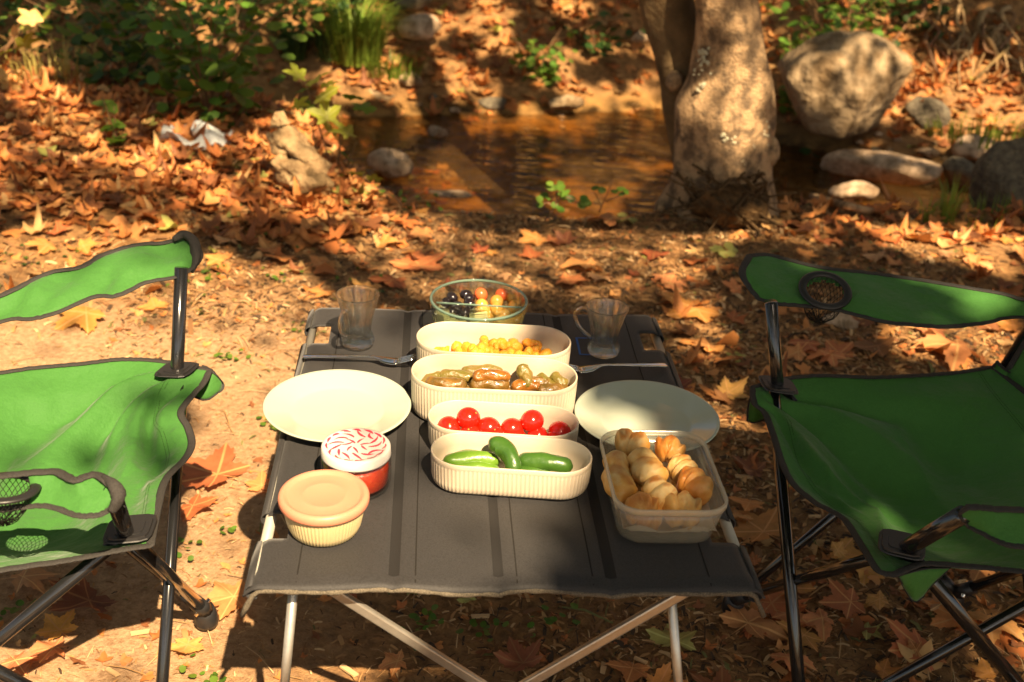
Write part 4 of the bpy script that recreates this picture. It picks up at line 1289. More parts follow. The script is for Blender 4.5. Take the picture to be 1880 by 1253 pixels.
for px, py, n, sp, lab in ((425, 660, 14, .022, 'small green weed on the bare soil just right of the left chair post'), (490, 788, 10, .02, 'small green weed between the left plate and the left chair'), (435, 1000 - 20, 5, .02, 'tiny green weed beside the shadow of the left plate'), (345, 1020, 8, .025, 'small green weed beside the front leg of the left chair'), (390, 505, 12, .03, 'green weed in the sun right of the tip of the left armrest'), (505, 510, 10, .03, 'pale green weed on the sunny soil behind the left drinking glass'), (480, 438, 16, .04, 'broad leafed green weed at the edge of the leaf drift'), (780, 1150, 16, .02, 'dark green weed in the shade under the table, left one'), (1010, 1150, 12, .03, 'dark green weed in the shade under the table, near its middle'), (890, 1165, 12, .025, 'dark green weed under the table just left of its middle'), (30, 1130, 10, .02, 'green weed at the lower left corner of the photo'), (380, 1240, 10, .025, 'green weed at the bottom edge left of the table leg'), (540, 605, 8, .02, 'tiny weed on the sunny soil left of the table corner')):
    clover(px, py, n, sp, px, lab)

# ---- fallen leaves one can point to
HI = [leafmesh('fallen_leaf', plane_leaf(2, 40 + s, .30 + .09 * (s % 5)), M_LEAF[m]) for s, m in enumerate((0, 0, 1, 2, 2, 0, 1, 3, 4, 5, 2, 0))]
GF = 'fallen plane tree leaves'
BIG = [  # px, py, width in px, yaw, mesh, label
 (160, 588, 95, 2.4, 1, 'orange lobed leaf lying on bare soil seen between left armrest and seat'),
 (285, 570, 60, .5, 5, 'pale crumpled leaf on sunny soil just left of the left chair post'),
 (400, 880, 150, 1.2, 0, 'largest orange leaf lying flat between the left chair and the table'),
 (355, 935, 80, 4.2, 2, 'orange leaf partly under the largest orange leaf, beside the left chair leg'),
 (480, 900, 60, .2, 5, 'reddish leaf tucked against the left edge of the table'),
 (430, 1110, 100, 1.9, 3, 'broad orange leaf standing beside the left chair foot'),
 (165, 1110, 120, 2.6, 7, 'brown leaf lying in shade under the left chair'),
 (45, 1075, 90, 5.2, 8, 'yellow lobed leaf in shade at the left edge under the left chair'),
 (110, 1165, 70, .9, 0, 'curled orange leaf at the shadow edge under the left chair'),
 (345, 1190, 70, 3.2, 10, 'yellow leaf flat on sunny soil at the bottom left of the table'),
 (100, 1205, 80, 2.0, 3, 'sunlit tan leaf at the lower left corner of the photo'),
 (30, 1225, 60, 4.0, 4, 'tan leaf cut by the lower left corner'),
 (550, 455, 75, 1.0, 6, 'dark orange leaf standing behind the tip of the left armrest'),
 (520, 480, 60, 3.3, 0, 'flat orange leaf on sunny soil in front of the dark orange leaf'),
 (770, 495, 105, .4, 0, 'large orange leaf on the shaded litter behind the glass bowl'),
 (720, 520, 70, 2.9, 2, 'brown leaf tucked below the large leaf behind the glass bowl'),
 (600, 545, 55, 1.4, 5, 'tan leaf behind the left corner of the table'),
 (1080, 495, 90, 1.9, 3, 'broad tan leaf on the litter behind the right drinking glass'),
 (1040, 520, 75, 4.4, 0, 'orange leaf overlapping the broad tan leaf behind the right glass'),
 (975, 475, 55, .3, 2, 'small reddish leaf right of the glass bowl, farther back'),
 (985, 445, 60, 2.1, 0, 'orange leaf above the small reddish leaf'),
 (1215, 515, 50, 3.6, 3, 'small orange leaf midway between the table and the root ball'),
 (880, 465, 40, .2, 6, 'small curled leaf on the shaded litter behind the glass bowl'),
 (1120, 420, 95, .8, 3, 'big pale orange leaf at the creek edge left of the trunk'),
 (1155, 408, 45, 2.0, 9, 'green leaf lying over the big pale orange leaf at the creek edge'),
 (1280, 575, 110, 2.2, 0, 'large orange leaf right of the back corner of the table'),
 (1300, 645, 65, 1.0, 3, 'heart shaped tan leaf right of the table'),
 (1345, 590, 50, 5.0, 2, 'curled brown leaf left of the right chair post'),
 (1755, 650, 130, 1.7, 4, 'large star shaped yellow leaf behind the seat of the right chair'),
 (1610, 640, 90, 3.1, 7, 'dark curled leaf behind the middle of the right chair seat'),
 (1540, 655, 70, .4, 0, 'orange leaf right of the right chair post'),
 (1480, 640, 60, 2.5, 1, 'orange leaf just beside the right chair post'),
 (1860, 605, 60, .9, 2, 'orange leaf at the right edge below the right armrest'),
 (1385, 870, 70, 1.2, 7, 'tan leaf in shade between table and right chair'),
 (1375, 930, 65, 2.8, 0, 'brown leaf in shade below the right end of the bread box'),
 (1400, 985, 120, .6, 0, 'large brown leaf in shade right of the front table corner'),
 (1560, 1115, 85, 1.7, 0, 'brown leaf in shade right of the front leg of the right chair'),
 (1415, 1115, 115, 4.5, 2, 'dark red brown leaf in front of the right chair foot'),
 (1370, 1165, 120, 5.6, 3, 'orange tan leaf curling beneath the dark red brown leaf'),
 (1475, 1175, 80, 2.4, 0, 'orange leaf on the sunny streak by the right chair leg'),
 (1240, 1190, 90, .2, 9, 'green and brown leaf behind the right front leg of the table'),
 (1590, 1165, 50, 3.9, 9, 'green yellow leaf in the shade under the right chair'),
 (1725, 1120, 55, 1.1, 8, 'narrow green yellow leaf under the right chair, upright'),
 (1680, 1060, 80, 5.1, 0, 'tan leaf below the near corner of the right chair seat'),
 (1690, 1200, 110, 2.0, 0, 'large brown leaf at the bottom edge under the right chair'),
 (1810, 1150, 100, 3.0, 4, 'pale lobed leaf at the lower right under the right chair'),
 (1800, 1050, 90, 1.5, 3, 'tan leaf behind the rear foot of the right chair'),
 (1620, 1240, 60, 4.8, 2, 'leaf with red edge cut by the bottom edge'),
 (960, 1225, 90, .5, 7, 'brown leaf at the bottom edge below the middle of the table'),
 (1160, 1235, 80, 2.9, 0, 'tan leaf at the bottom edge left of the right table leg'),
 (730, 1225, 60, 1.9, 3, 'pale leaf on sunny soil below the table'),
 (640, 1090, 60, 2.6, 2, 'brown leaf in the shade behind the left table leg'),
 (860, 1110, 35, .6, 9, 'small curled leaf in shade under the table'),
 (1610, 480, 55, .7, 8, 'pale green leaf behind the middle of the right armrest'),
 (1790, 480, 60, 2.7, 3, 'orange leaf on the sunny soil behind the right armrest'),
 (1340, 470, 55, 1.2, 9, 'pale green yellow leaf between root ball and right armrest'),
 (1290, 405, 40, 4.1, 9, 'yellow green leaf at the foot of the root ball'),
 (1200, 470, 60, 3.0, 6, 'dull brown leaf left of the root ball'),
]
lt = random.Random(66)


def settle(o, k=.25):
    """lower a leaf until it touches the ground"""
    R = Euler(o.rotation_euler).to_matrix() * o.scale[0]
    w = np.array([tuple(R @ v.co) for v in o.data.vertices])
    g = terrain(w[:, 0] + o.location.x, w[:, 1] + o.location.y) - w[:, 2]
    o.location.z = float(np.sort(g)[int(len(g) * .93)]) + .008
    return o


for px, py, w, yaw, mi_, lab in BIG:
    c = onground(px, py)
    dist = (c - Vector((0, 0, CAMH))).length
    o = put(HI[mi_], 'fallen_leaf', c, (lt.uniform(-.12, .22), lt.uniform(-.15, .15), yaw), w / 2146 * dist * .68, None)
    settle(o)
    tag(o, lab, 'leaf', GF)
# the largest-looking of the rest, one by one
MARKS = [('the root ball', onground(1335, 420)), ('the forked trunk', onground(1320, 385)), ('the right chair post', onground(1440, 690)), ('the back table corner', onground(1210, 590)),
         ('the right glass mug', onground(1110, 540)), ('the glass bowl', onground(880, 520)), ('the left glass mug', onground(660, 525)), ('the broken stump', onground(570, 340)), ('the plastic bag', onground(360, 262)),
         ('the mossy log', onground(270, 270)), ('the tip of the left armrest', onground(350, 430)), ('the middle of the left armrest', onground(150, 440)), ('the granite rock', onground(1850, 400)), ('the upright grass clump', onground(1738, 405)),
         ('the cup holder ring', onground(1515, 480)), ('the end of the right armrest', onground(1850, 540)), ('the foot of the right chair', onground(1350, 1100)), ('the right chair rear foot', onground(1750, 1090)), ('the right plate', onground(1320, 720)),
         ('the far edge of the right seat', onground(1640, 680)), ('the creek plant', onground(1015, 400)), ('the slim sapling', onground(620, 380)), ('the left edge of the photo', onground(10, 300)), ('the bread box', onground(1390, 930)), ('the long pale slab', onground(1620, 385))]
CN = {0: 'orange', 1: 'rust orange', 2: 'light orange', 3: 'dark brown', 4: 'tan', 5: 'yellow green'}


def leaf_label(o):
    ci = M_LEAF.index(o.data.materials[0]); s = o.scale[0]; p = o.location
    nm, m = min(MARKS, key=lambda w: (w[1].xy - p.xy).length)
    d = p.xy - m.xy
    far = 'just ' if d.length < .18 else ('a step ' if d.length < .38 else 'well ')
    if abs(d.x) > abs(d.y) * .6: where = 'left of ' if d.x < 0 else 'right of '
    else: where = 'behind ' if d.y > 0 else 'in front of '
    return ('small ' if s < .045 else 'large ' if s > .058 else '') + CN[ci] + ' fallen leaf ' + far + where + nm


zones = [
 (-.45, .35, 2.5, 3.7, 24, .03, .06, 'orange plane leaf lying on the shaded litter behind the table'),
 (.35, 1.9, 1.9, 3.9, 95, .03, .075, 'orange plane leaf among the scattered leaves on the right'),
 (.25, 1.15, 1.5, 1.95, 26, .035, .075, 'brown plane leaf lying in the shade under or near the right chair'),
 (-1.9, -.3, 3.3, 3.9, 70, .035, .07, 'orange plane leaf at the near edge of the left leaf drift'),
 (.95, 2.1, 3.75, 4.1, 34, .035, .065, 'bright orange plane leaf on the sunny strip right of the trunk'),
]
for xa, xb, ya, yb, n, s0, s1, lab in zones:
    for _ in range(n):
        x = lt.uniform(xa, xb); y = lt.uniform(ya, yb)
        tl = .18 if ya < 3 else .22
        o = put(HI[lt.choice((0, 1, 2, 3, 4, 5, 6, 7, 10, 11, 0, 3, 8))], 'fallen_leaf', (x, y, tz(x, y) + .016), (lt.gauss(0, tl), lt.gauss(0, tl), lt.uniform(0, 6.3)), lt.uniform(s0, s1), None)
        settle(o)
        tag(o, leaf_label(o), 'leaf', GF)
seen = {}
for o in COL.objects:
    if o.name.startswith('fallen_leaf'): seen.setdefault(o['label'], []).append(o)
for lab, os_ in seen.items():
    if len(os_) in (2, 3):
        os_.sort(key=lambda o: o.location.y)
        for o, w in zip(os_, ('the nearer', 'the farther') if len(os_) == 2 else ('the nearest', 'the middle', 'the farthest')): o['label'] = lab.replace('just ', '').replace('a step ', '').replace('fallen ', '').replace('well ', '') + ', ' + w
# pale wood splinters one can point to
for px, py, ln, yaw, lab in ((882, 1137, 34, .05, 'pale flat wood splinter in the shade under the table'), (640, 1252 - 15, 40, -.7, 'pale stick at the bottom edge beside the left table leg'), (258, 1167, 34, .25, 'pale wood splinter left of the front leg of the left chair'), (207, 1240, 30, -.6, 'pale wood splinter at the bottom edge under the left chair'), (1365, 880, 40, -.1, 'cream wood splinter in shade between the table and the right chair'), (1495, 953, 26, 0, 'short pale splinter behind the front leg of the right chair'), (1278, 697, 24, -.3, 'white wood splinter right of the right plate'), (1175, 1218, 26, -.6, 'pale wood splinter beside the right front table leg')):
    c = onground(px, py); L_ = ln / 2146 * 2.2
    mb = MB(); R_ = Matrix.Rotation(yaw, 3, 'Z')
    v8 = [Vector((sx * L_ / 2 * (1 if sy > 0 else .9), sy * L_ * .12, sz * .002 + .006 + (.002 if sx > 0 else 0))) for sx in (-1, 1) for sy in (-1, 1) for sz in (-1, 1)]
    mb.add([c + R_ @ v for v in v8], [(0, 1, 3, 2), (4, 6, 7, 5), (0, 4, 5, 1), (2, 3, 7, 6), (0, 2, 6, 4), (1, 5, 7, 3)])
    tag(mb.build('wood_splinter', M_CHIP[0], smooth=False), lab, 'wood splinter', 'pale wood splinters on the ground')
# ================================================================== TABLE
table = empty('camping_table', T(0, TD / 2, -TZ), 'low folding camping table with charcoal fabric top and aluminium legs', 'table')
NU, NV = 110, 84
GROOVES = [(-.148, .013), (-.012, .012), (.137, .014)]
NOTCH = [(-TW / 2 - .01, -TW / 2 + .038, .095, .160), (TW / 2 - .042, TW / 2 + .01, .095, .160), (-TW / 2 - .01, -TW / 2 + .040, .690, .758), (TW / 2 - .042, TW / 2 + .01, .690, .758)]
# measured: front notches lie where the photograph shows them
def notch_from(px0, py0, px1, py1):
    a = P(px0, py0, TZ); b = P(px1, py1, TZ); return Tinv(a.x, a.y), Tinv(b.x, b.y)
def surf(u, v):
    z = 0.0
    for g, w in GROOVES: z -= .0035 * math.exp(-((u - g) / (w * .55)) ** 2)
    z += -.004 * math.sin(PI * (u / TW + .5)) * math.sin(PI * min(1, max(0, v / TD)))
    z += .0012 * math.sin(u * 23 + v * 9) + .0009 * math.sin(v * 31 - u * 12)
    e = max(0, abs(u) - (TW / 2 - .016)); z -= e * e * 45           # rolls over the side tubes
    f = max(0, .016 - v) / .016; z += .0016 * f * math.sin(u * 38 + .6) - .004 * f
    return z
V = []; idx = {}
us = [-TW / 2 + TW * i / NU for i in range(NU + 1)]; vs_ = [-.004 + (TD + .006) * j / NV for j in range(NV + 1)]
for j, v in enumerate(vs_):
    for i, u in enumerate(us):
        fl = 1 + .045 * math.exp(-v / .02) * (abs(u) > TW / 2 - .05)
        V.append(T(u * (1 + (fl - 1) * .5), v + .0018 * math.sin(u * 30) * (v < .01), surf(u, v)))
F = []
for j in range(NV):
    for i in range(NU):
        uc = (us[i] + us[i + 1]) / 2; vc = (vs_[j] + vs_[j + 1]) / 2
        if any(a < uc < b and c < vc < d for a, b, c, d in NOTCH): continue
        F.append((j * (NU + 1) + i, j * (NU + 1) + i + 1, (j + 1) * (NU + 1) + i + 1, (j + 1) * (NU + 1) + i))
mb = MB().add(V, F); o = mb.build('tabletop', M_TABLE, table, solid=.0028)
# sleeves turned down along the sides, in three lengths between the notches
for sx in (-1, 1):
    for v0, v1 in ((0, .095), (.160, .690), (.758, TD)):
        sv = []; sf = []
        for v in (v0, v1):
            for k in range(8):
                t = k / 7 * PI * 1.15
                sv.append(T(sx * (TW / 2 - .003 + .0105 * math.sin(t)), v, -.0125 + .0105 * math.cos(t)))
        for k in range(7): sf.append((k, k + 1, 8 + k + 1, 8 + k))
        MB().add(sv, sf).build('sleeve', M_TABLE, table, solid=.002)
for g in (-.272, .268, -.120, .012, .112):
    mb = MB(); pts = [T(g, v, surf(g, v) + .0014) for v in np.linspace(.006, TD - .004, 50)]
    sv = []; sf = []
    for p in pts: sv += [p + Vector((-.0009, 0, 0)), p + Vector((.0009, 0, 0))]
    for k in range(49): sf.append((2 * k, 2 * k + 1, 2 * k + 3, 2 * k + 2))
    mb.add(sv, sf).build('seam', M_TABLED, table, smooth=False, solid=.0008)
for g, w in GROOVES:
    if w < .01: continue
    sv = []; sf = []
    for v in np.linspace(.02, TD - .006, 50):
        sv += [T(g - w * .55, v, surf(g - w * .55, v) + .0017), T(g, v, surf(g, v) + .0019), T(g + w * .55, v, surf(g + w * .55, v) + .0017)]
    for k in range(49):
        for q in (0, 1): sf.append((3 * k + q, 3 * k + q + 1, 3 * k + q + 4, 3 * k + q + 3))
    MB().add(sv, sf).build('fold', M_FOLD, table)
# hems: frayed front edge, plain back edge
for v, m, r0, nm in ((-.003, M_HEM, .0036, 'front_hem'), (TD + .001, M_TABLE, .003, 'back_hem')):
    pts = []
    for u in np.linspace(-TW / 2 - (.012 if v < 0 else 0), TW / 2 + (.012 if v < 0 else 0), 90):
        pts.append(T(u, v + .0018 * math.sin(u * 30) * (v < 0) + .0006 * math.sin(u * 700), surf(u, v) - .003 - (.004 if abs(u) > TW / 2 else 0)))
    MB().tube(pts, [r0 * (1 + .18 * math.sin(i * 1.7)) for i in range(90)], 8).build(nm, m, table)
# aluminium frame
for sx in (-1, 1):
    MB().tube([T(sx * (TW / 2 - .006), .012, -.0125), T(sx * (TW / 2 - .006), TD - .012, -.0125)], .0078, 14).build('side_tube', M_ALUG, table)
for v in (.106, .702):
    MB().tube([T(-TW / 2 + .008, v, -.034), T(TW / 2 - .008, v, -.034)], .008, 12).build('cross_tube', M_ALU, table)
    for sx in (-1, 1):
        MB().box(T(sx * (TW / 2 - .014), v, -.026), .026, .034, .02, Matrix.Rotation(TYAW, 3, 'Z')).build('corner_bracket', M_PLAST, table, smooth=False, bevel=.003)
        MB().box(T(sx * (TW / 2 - .035), v, -.0238), .020, .016, .004, Matrix.Rotation(TYAW, 3, 'Z')).build('bracket_clip', M_WHITEP, table, smooth=False, bevel=.001)
for v, q in ((.03, 1), (TD - .03, -1)):
    for u0, u1 in ((-.278, -.324), (.220, .301)):
        MB().tube([T(u0, v, -.02), T(u1, v, -TZ + .012)], .0066, 14).build('leg', M_ALU, table)
        MB().tube([T(u1 * .997, v, -TZ + .03), T(u1, v, -TZ + .003)], .011, 12).build('foot', M_PLAST, table)
    for u0, u1, dv in ((-.254, .270, .012), (.240, -.290, -.010)):
        MB().bar(T(u0, v + dv, -.022), T(u1, v + dv, -TZ + .04), .015, .009).build('brace', M_ALU, table, smooth=False, bevel=.0025)
# blue square printed near the right glass
q0 = P(1056, 621, TZ); u0, v0 = Tinv(q0.x, q0.y); q1 = P(1068, 652, TZ); u1, v1 = Tinv(q1.x, q1.y)
sz = abs(v0 - v1)
lo = MB()
zz = .0026
for (ua, va, ub, vb) in ((u0, v1, u0 + .004, v0), (u0 + .0041, v0 - .004, u0 + sz, v0), (u0 + .0041, v1, u0 + sz, v1 + .004), (u0 + sz - .004, v1 + .0041, u0 + sz, v0 - .0041)):
    lo.add([T(ua, va, zz + surf(ua, va)), T(ub, va, zz + surf(ub, va)), T(ub, vb, zz + surf(ub, vb)), T(ua, vb, zz + surf(ua, vb))], [(0, 1, 2, 3)])
lo.build('printed_square', M_BLUE, table, smooth=False)


# ================================================================== OVAL RIBBED DISHES
def stadium(L, W, n):
    """outline points of a rounded bar with arc length and normals"""
    r = W / 2; s = (L - W) / 2
    per = 4 * s + 2 * PI * r; out = []
    for i in range(n):
        d = per * i / n
        if d < 2 * s: out.append((-s + d, -r, 0, -1))
        elif d < 2 * s + PI * r:
            t = -PI / 2 + (d - 2 * s) / r; out.append((s + r * math.cos(t), r * math.sin(t), math.cos(t), math.sin(t)))
        elif d < 4 * s + PI * r: out.append((s - (d - 2 * s - PI * r), r, 0, 1))
        else:
            t = PI / 2 + (d - 4 * s - PI * r) / r; out.append((-s + r * math.cos(t), r * math.sin(t), math.cos(t), math.sin(t)))
    return out


def dish(cx, cy, L, W, H, ang, label):
    root = empty('oval_dish', (cx, cy, TZ + .002), label, 'dish', 'ribbed cream oval dishes', ang)
    ribs = int((2 * (L - W) + PI * W) / .0062); n = ribs * 4
    o = stadium(L, W, n)
    rings = [(-.013, 0, 0), (-.005, .0012, .0), (-.0025, .005, 1), (-.0006, .014, 1), (-.0004, H - .010, 1), (-.0004, H - .0085, 0), (0, H - .007, 0), (0, H - .0012, 0), (-.0008, H, 0), (-.0022, H, 0), (-.003, H - .0012, 0), (-.0034, H - .02, 0), (-.006, .012, 0), (-.014, .006, 0), (-.030, .005, 0)]
    V = []; F = []
    for inset, z, rb in rings:
        for k, (x, y, a, b) in enumerate(o):
            q = inset + (rb * (.0007 if k % 4 in (0, 1) else -.0006) if rb else 0)
            tap = -.002 * (1 - z / H)
            V.append((x + a * (q + tap), y + b * (q + tap), z))
    m = len(rings)
    for i in range(m - 1):
        for k in range(n):
            k2 = (k + 1) % n
            F.append((i * n + k, i * n + k2, (i + 1) * n + k2, (i + 1) * n + k))
    F.append(tuple(range(n))[::-1]); F.append(tuple(range((m - 1) * n, m * n)))
    R = Matrix.Rotation(ang, 3, 'Z')
    V = [R @ Vector(p) + Vector((cx, cy, TZ + .002)) for p in V]
    MB().add(V, F).build('bowl', M_CREAM, root)
    return root


D1 = (-.031, 1.788, math.radians(1.8)); D2 = (-.025, 1.664, math.radians(1.7)); D3 = (-.006, 1.5545, math.radians(-.2)); D4 = (.009, 1.4565, math.radians(-.8))
dish(D4[0], D4[1], .236, .096, .052, D4[2], 'front oval dish of ribbed cream plastic holding cucumbers')
dish(D3[0], D3[1], .232, .097, .052, D3[2], 'oval dish of ribbed cream plastic holding cherry tomatoes')
dish(D2[0], D2[1], .268, .119, .072, D2[2], 'tall oval cream dish holding stuffed vine leaf rolls')
dish(D1[0], D1[1], .264, .119, .072, D1[2], 'rear oval cream dish holding golden yellow chunks')


# ---- food
def lump(name, label, cat, loc, size, rot, m, seed, base=ICO3, rough=.06, cuts=0, group=None, parent=None):
    v, f = rockv(base, size, seed, rough, cuts, -1)
    me = bpy.data.meshes.new(name); me.from_pydata([tuple(q) for q in v], [], f)
    o = link(name, me, m, parent)
    o.location = loc; o.rotation_euler = rot
    if label: tag(o, label, cat, group)
    return o


rr = random.Random(91)
TOM = [(860, 768, .043, 'cherry tomato sitting on top at the left of the tomato dish'), (977, 773, .041, 'cherry tomato sitting on top at the right of the tomato dish'),
       (824, 785, .027, 'leftmost big cherry tomato in the tomato dish'), (897, 786, .029, 'cherry tomato just right of the one on top at the left'),
       (940, 788, .027, 'cherry tomato just left of the one on top at the right'), (1027, 794, .025, 'rightmost deep red cherry tomato in the dish'),
       (864, 797, .022, 'cherry tomato at the front below the one on top at the left'), (912, 801, .019, 'cherry tomato low at the front middle of the dish'),
       (987, 800, .021, 'cherry tomato low at the front below the one on top at the right'), (948, 806, .017, 'cherry tomato mostly hidden by the front rim of its dish'),
       (812, 800, .019, 'cherry tomato low at the left end of the dish'), (1020, 808, .017, 'cherry tomato low at the right end of the dish')]
for i, (px, py, z, lab) in enumerate(TOM):
    c = P(px, py, TZ + z + .004)
    r = .0182 if i < 6 else .0162
    o = lump('cherry_tomato', lab, 'tomato', c, (r * 1.04, r * 1.0, r * .97), (0, 0, i), M_TOMATO, 60 + i, rough=.015, group='cherry tomatoes in the oval dish')
    t = MB()
    d = Vector((math.cos(i * 2.4) * .75, -.35 + .3 * math.sin(i * 1.7), .55 + .3 * math.cos(i))).normalized()
    ax = d.cross(Vector((0, 0, 1))).normalized(); ay = d.cross(ax)
    t.add([c + d * (r * 1.0) + (ax * math.cos(k * PI / 4) + ay * math.sin(k * PI / 4)) * .0014 for k in range(8)] + [c + d * (r * 1.04)], [(k, (k + 1) % 8, 8) for k in range(8)])
    oo = t.build('stem_scar', M_CALYX, o)


def bodyroll(name, pts, radii, m, label, cat, group, seed, n=16, amp=.05, ridges=0, sm_n=20, parent=None):
    """a rounded body swept along points"""
    s_ = spline([tuple(p) + (r,) for p, r in zip(pts, radii)], sm_n)
    V = []; F = []; r_ = random.Random(seed); ph = [r_.uniform(0, 6) for _ in range(6)]
    for i, q in enumerate(s_):
        p = Vector(q[:3]); d = (Vector(s_[min(i + 1, sm_n - 1)][:3]) - Vector(s_[max(0, i - 1)][:3])).normalized()
        u0 = Vector((0, 0, 1)) if abs(d.z) < .9 else Vector((0, 1, 0))
        a = d.cross(u0).normalized(); b = a.cross(d).normalized()
        e = min(i, sm_n - 1 - i) / (sm_n * .16); cap = math.sqrt(max(.02, 1 - max(0, 1 - e) ** 2)) if e < 1 else 1
        for k in range(n):
            t = 2 * PI * k / n
            w = q[3] * cap * (1 + amp * math.sin(2 * t + ph[0] + i * .35) + amp * .7 * math.sin(3 * t + ph[1] - i * .6) + amp * .5 * math.sin(5 * t + ph[2] + i * .9) + (ridges * math.cos(t * 8) if ridges else 0))
            V.append(p + a * math.cos(t) * w + b * math.sin(t) * w)
    for i in range(sm_n - 1):
        for k in range(n):
            k2 = (k + 1) % n
            F.append((i * n + k, i * n + k2, (i + 1) * n + k2, (i + 1) * n + k))
    F.append(tuple(range(n))[::-1]); F.append(tuple(range((sm_n - 1) * n, sm_n * n)))
    o = MB().add(V, F).build(name, m, parent)
    if label: tag(o, label, cat, group)
    return o


GC = 'cucumbers in the front oval dish'
pz = lambda a, b, z: P(a, b, TZ + z)
bodyroll('cucumber', [pz(898, 823, .052), pz(912, 818, .056), pz(930, 828, .052), pz(942, 850, .042), pz(944, 875, .028)], [.0115, .0135, .0135, .0125, .011], M_CUKE, 'curved dark green cucumber standing over the others', 'cucumber', GC, 1, ridges=.02)
bodyroll('cucumber', [pz(812, 850, .026), pz(860, 843, .030), pz(920, 847, .028)], [.011, .013, .012], M_CUKEL, 'light green cucumber lying on the left behind the front rim', 'cucumber', GC, 2, ridges=.03)
bodyroll('cucumber', [pz(822, 866, .022), pz(870, 862, .022), pz(918, 864, .020)], [.0095, .0115, .010], M_CUKEL, 'bright yellow green cucumber lying foremost on the left', 'cucumber', GC, 3, ridges=.03)
bodyroll('cucumber', [pz(948, 845, .030), pz(1000, 850, .032), pz(1052, 858, .028)], [.012, .0145, .0135], M_CUKE, 'thick dark cucumber lying on the right side of the dish', 'cucumber', GC, 4, ridges=.02)
bodyroll('cucumber', [pz(940, 868, .018), pz(975, 868, .020), pz(1010, 872, .018)], [.010, .011, .010], M_CUKE, 'green cucumber lying low in front of the thick dark one', 'cucumber', GC, 5, ridges=.02)
GD = 'stuffed vine leaf rolls in the oval dish'
DL = [
 ([(780, 702, .045), (820, 706, .046), (858, 708, .045)], .0105, M_DOLMA, 'glossy vine leaf roll at the left front of its dish'),
 ([(805, 691, .045), (838, 690, .046), (872, 694, .045)], .0095, M_DOLMAG, 'vine leaf roll lying behind the left front roll'),
 ([(862, 708, .046), (900, 706, .047), (936, 706, .046)], .011, M_DOLMA, 'glossy brown roll lying front and centre in its dish'),
 ([(866, 692, .060), (900, 690, .062), (938, 692, .060)], .0095, M_DOLMAO, 'orange brown roll lying on top in the middle'),
 ([(938, 711, .042), (966, 708, .044), (994, 711, .042)], .0095, M_DOLMAO, 'short roll beneath the upright one in the vine leaf dish'),
 ([(956, 669, .070), (964, 690, .056), (972, 715, .040)], .0105, M_DOLMAG, 'vine leaf roll standing upright against the back of the dish'),
 ([(985, 690, .052), (1003, 704, .044), (1020, 714, .038)], .0095, M_DOLMAG, 'flat olive green roll right of the upright one'),
 ([(1012, 688, .052), (1026, 700, .046), (1040, 710, .040)], .0095, M_DOLMAG, 'rightmost olive green roll in the vine leaf dish'),
 ([(800, 716, .030), (860, 722, .030), (920, 722, .030)], .011, M_DOLMA, 'vine leaf roll mostly hidden under the front ones'),
 ([(955, 700, .046), (985, 702, .046), (1010, 706, .044)], .0100, M_DOLMA, 'brown roll behind the foot of the upright one'),
 ([(845, 684, .046), (885, 682, .048), (925, 684, .046)], .0100, M_DOLMAG, 'olive roll at the back behind the one on top'),
 ([(985, 716, .040), (1015, 718, .038), (1042, 712, .036)], .0105, M_DOLMA, 'brown roll at the right front of its dish'),
 ([(772, 712, .034), (790, 700, .040), (812, 690, .040)], .0100, M_DOLMAG, 'roll lying crosswise at the left end of its dish'),
 ([(900, 724, .026), (960, 724, .028), (1020, 722, .026)], .011, M_DOLMA, 'vine leaf roll under the right hand ones'),
]
for i, (pts, r, m, lab) in enumerate(DL):
    bodyroll('stuffed_vine_leaf', [pz(*p) for p in pts], [r * 1.0, r * 1.1, r * 1.0], m, lab, 'vine leaf roll', GD, 10 + i, amp=.085, sm_n=22, n=22)
# golden chunks
R1 = Matrix.Rotation(D1[2], 3, 'Z')
for i in range(84):
    x = rr.uniform(-.104, .092); y = rr.uniform(-.043, .040)
    lay = rr.choice((0, 1, 1)); z = .028 + lay * .016 + .012 * math.exp(-((x + .03) / .06) ** 2)
    if abs(x) > .075: y *= .6; z -= .008
    c = Vector((D1[0], D1[1], TZ)) + R1 @ Vector((x, y, z)); s = rr.uniform(.008, .0135)
    gl_ = ('small ' if s < .0085 else 'big ' if s > .0102 else '') + 'golden chunk ' + ('on top' if lay else 'low') + (' toward the back' if y > .012 else ' toward the front' if y < -.012 else ' midway') + (' at the left end' if x < -.065 else ' left of centre' if x < -.015 else ' in the centre' if x < .025 else ' right of centre' if x < .065 else ' at the right end') + ' of the rear dish'
    lump('golden_chunk', gl_, 'food chunk', c, (s * 1.2, s, s * .9), (rr.uniform(0, 3), rr.uniform(0, 3), rr.uniform(0, 3)), M_YEL, 200 + i, base=ICO2, rough=.22, cuts=4, group='golden yellow chunks in the rear oval dish')

# ================================================================== PLATES
def plate(cx, cy, label, tilt=(0, 0)):
    R_ = .1175
    prof = [(.0, .001), (.062, .001), (.066, .0), (.070, .0025), (.095, .009), (R_ - .001, .0165), (R_, .0185), (R_ - .0015, .0195), (R_ - .006, .0185), (.100, .0135), (.082, .0095), (.076, .0065), (.070, .0048), (.0, .0042)]
    v, f = lathe_vf(prof, 96, (cx, cy, TZ + .003))
    o = MB().add(v, f).build('dinner_plate', M_PORC)
    tag(o, label, 'plate', 'round white plates')


plate(-.2725, 1.6241, 'round white plate left of the oval dishes, jutting over the table edge')
plate(.2246, 1.6477, 'round white plate right of the oval dishes, behind the bread box')


